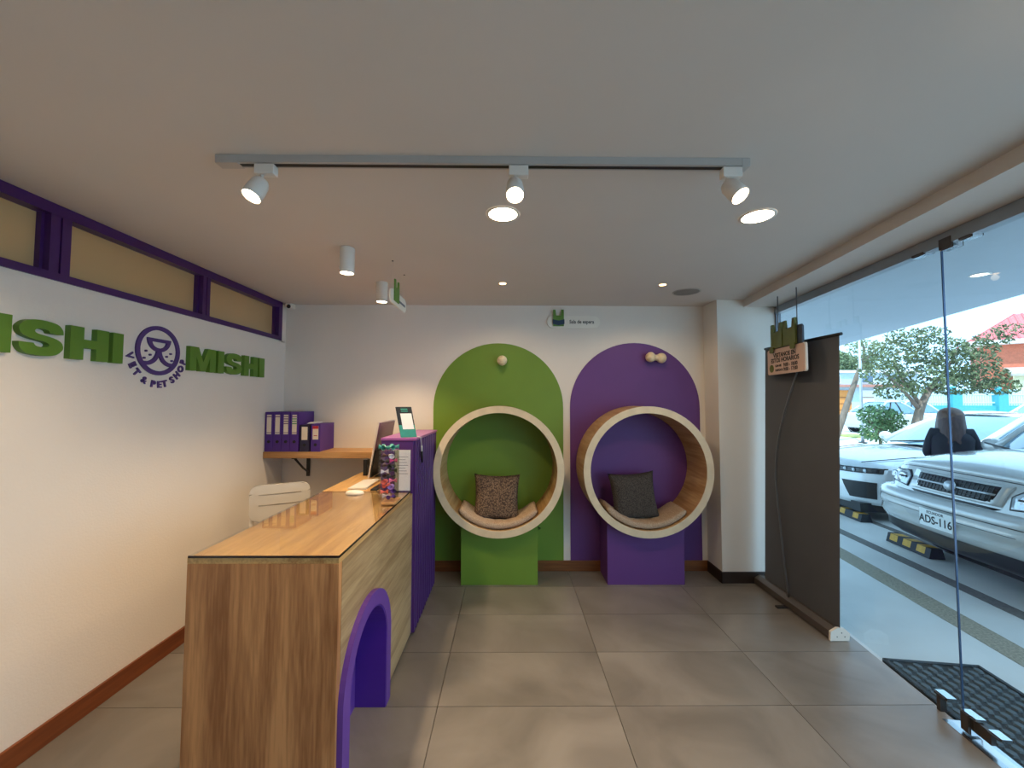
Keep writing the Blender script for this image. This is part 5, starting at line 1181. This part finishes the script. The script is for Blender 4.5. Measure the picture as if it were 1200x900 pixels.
# pole
_p = thing('utility_pole', 'thin pale metal pole beside the leaning tree', 'pole', (14.0, 15.5, GZ))
pt(_p, MB().tube([(0, 0, 0), (0, 0, 4.6)], [0.055, 0.045], 10), 'shaft', mat('galvanised', (190, 196, 202), 0.4, 0.5, var=0.05)); pt(_p, MB().lathe([(0.0, 0.03), (0.14, 0.03), (0.14, 0.0), (0.055, 0.0)], (0, 0, 0), (0, 0, 1), 12), 'base_plate', DARK); pt(_p, MB().tube([(0, 0, 4.6), (-0.4, 0, 4.75)], 0.03, 8), 'arm', DARK)

# ------------------------------------------------------------------ houses across the street
ROOF = mat('red_roof_tile', (206, 112, 112), 0.8, var=0.12, scale=6); BRICKM = mat('orange_brick', (204, 112, 84), 0.85, var=0.12, scale=8); CREAM = mat('cream_render', (226, 216, 176), 0.85, var=0.05); TEALP = mat('teal_paint', (70, 160, 168), 0.6, var=0.06); PALEB = mat('pale_blue_render', (186, 208, 216), 0.85, var=0.05); FASC = mat('white_fascia', (232, 232, 228), 0.6, var=0.03); WGL = mat('house_glass', (96, 120, 140), 0.1, var=0.1)
h = thing('brick_house', 'orange brick house with a red tiled roof at the right edge', 'house', (32.6, 27.4, GZ))
x0, x1, y0, y1, ze = 32.6, 41.0, 27.4, 33.0, 5.55
MB().box((33.3, 28.1, GZ), (40.4, 32.4, ze)).build('wall', BRICKM, h)
MB().box((x0, y0, ze), (x1, y1, ze+0.28)).build('eaves', FASC, h)
MB().add([(x0, y0, ze+0.28), (x1, y0, ze+0.28), (x1, y1, ze+0.28), (x0, y1, ze+0.28), (35.2, 30.2, 7.9), (38.6, 30.2, 7.9)], [(0, 1, 5, 4), (1, 2, 5), (2, 3, 4, 5), (3, 0, 4)]).build('roof', ROOF, h)
rf = h.children[-1]; tr = MB()
for k in range(24):
    xx = x0+0.2+k*0.34; f = max(0.03, min(1.0, (xx-x0)/2.6, (x1-xx)/2.4)); a = Vector((xx, y0, ze+0.30)); tr.tube([a, a.lerp(Vector((xx, 30.2, 7.92)), f)], 0.06, 5)
for k in range(15):
    yy = y0+0.3+k*0.36; f = max(0.03, min(1.0, (yy-y0)/2.8, (y1-yy)/2.8)); a = Vector((x0, yy, ze+0.30)); tr.tube([a, a.lerp(Vector((35.2, yy, 7.92)), f)], 0.06, 5)
sub(tr, 'tile_ribs', ROOF, rf)['kind'] = 'stuff'
w_ = MB().box((36.4, 28.02, 3.9), (37.9, 28.1, 5.1)).build('window', FASC, h); sub(MB().box((36.5, 28.0, 4.0), (37.8, 28.02, 5.0)), 'pane', WGL, w_)
MB().add([(34.2, 26.4, 3.45), (40.4, 26.4, 3.45), (40.4, 28.1, 3.95), (34.2, 28.1, 3.95), (34.2, 26.4, 3.3), (40.4, 26.4, 3.3), (40.4, 28.1, 3.8), (34.2, 28.1, 3.8)], [(0, 1, 2, 3), (4, 7, 6, 5), (0, 4, 5, 1), (1, 5, 6, 2), (2, 6, 7, 3), (3, 7, 4, 0)]).build('porch_roof', mat('grey_roof', (176, 166, 164), 0.8, var=0.15, scale=6), h)
MB().box((34.4, 26.8, GZ), (40.2, 27.1, 3.4)).build('porch_wall', CREAM, h)
h.rotation_euler = (0, 0, math.radians(-42))
f = thing('picket_fence', 'teal pillared fence with pale pickets in front of the brick house', 'fence', (29, 24, GZ))
MB().box((22.5, 24.0, GZ), (32.4, 24.25, 1.35)).build('base_wall', TEALP, f)
for px_ in (27.2, 30.05):
    p_ = MB().bbox((px_, 23.85, GZ), (px_+0.62, 24.4, 2.15), 0.03).build('pillar', TEALP, f); sub(MB().bbox((px_-0.06, 23.79, 2.15), (px_+0.68, 24.46, 2.3), 0.02).ball((px_+0.31, 24.12, 2.40), 0.16), 'pillar_cap', TEALP, p_)
pk = None
for k in range(61):
    x = 22.6+k*0.16
    if any(px_-0.1 < x < px_+0.66 for px_ in (27.2, 30.05)): continue
    if pk is None: pk = MB().box((22.6, 24.08, 1.35), (22.68, 24.14, 2.35)).build('picket', mat('picket_paint', (200, 220, 228), 0.6, var=0.04), f)
    else:
        c = pk.copy(); COL.objects.link(c); c.location.x = k*0.16
MB().box((22.5, 24.06, 2.0), (32.4, 24.08, 2.08)).box((22.5, 24.06, 1.5), (32.4, 24.08, 1.58)).build('rail', mat('picket_paint', (200, 220, 228), 0.6), f)
b = thing('pale_blue_building', 'low pale blue building far left with an orange garage door', 'building', (28, 33, GZ))
MB().box((24.5, 31.4, GZ), (33.0, 36, 3.9)).build('wall', PALEB, b); MB().box((24.3, 31.2, 3.9), (33.2, 36.2, 4.1)).build('parapet', FASC, b)
MB().box((24.4, 30.9, 2.75), (31.5, 31.4, 2.95)).build('awning', mat('terracotta', (186, 128, 112), 0.8, var=0.1), b)
for xx in (24.9, 28.4):
    w_ = MB().box((xx, 31.32, GZ), (xx+2.6, 31.4, 2.5)).build('garage_door', mat('orange_door', (216, 140, 70), 0.7, var=0.06) if xx < 26 else FASC, b)
    for k in range(4): sub(MB().box((xx, 31.29, 0.4+0.5*k), (xx+2.6, 31.32, 0.45+0.5*k)), 'door_seam', mat('brown_seam', (150, 92, 50), 0.8), w_)
for xx in (25.5, 28.2, 30.8):
    w_ = MB().box((xx, 31.34, 3.05), (xx+1.2, 31.4, 3.7)).build('window', FASC, b); sub(MB().box((xx+0.08, 31.32, 3.12), (xx+1.12, 31.34, 3.63)), 'pane', WGL, w_)
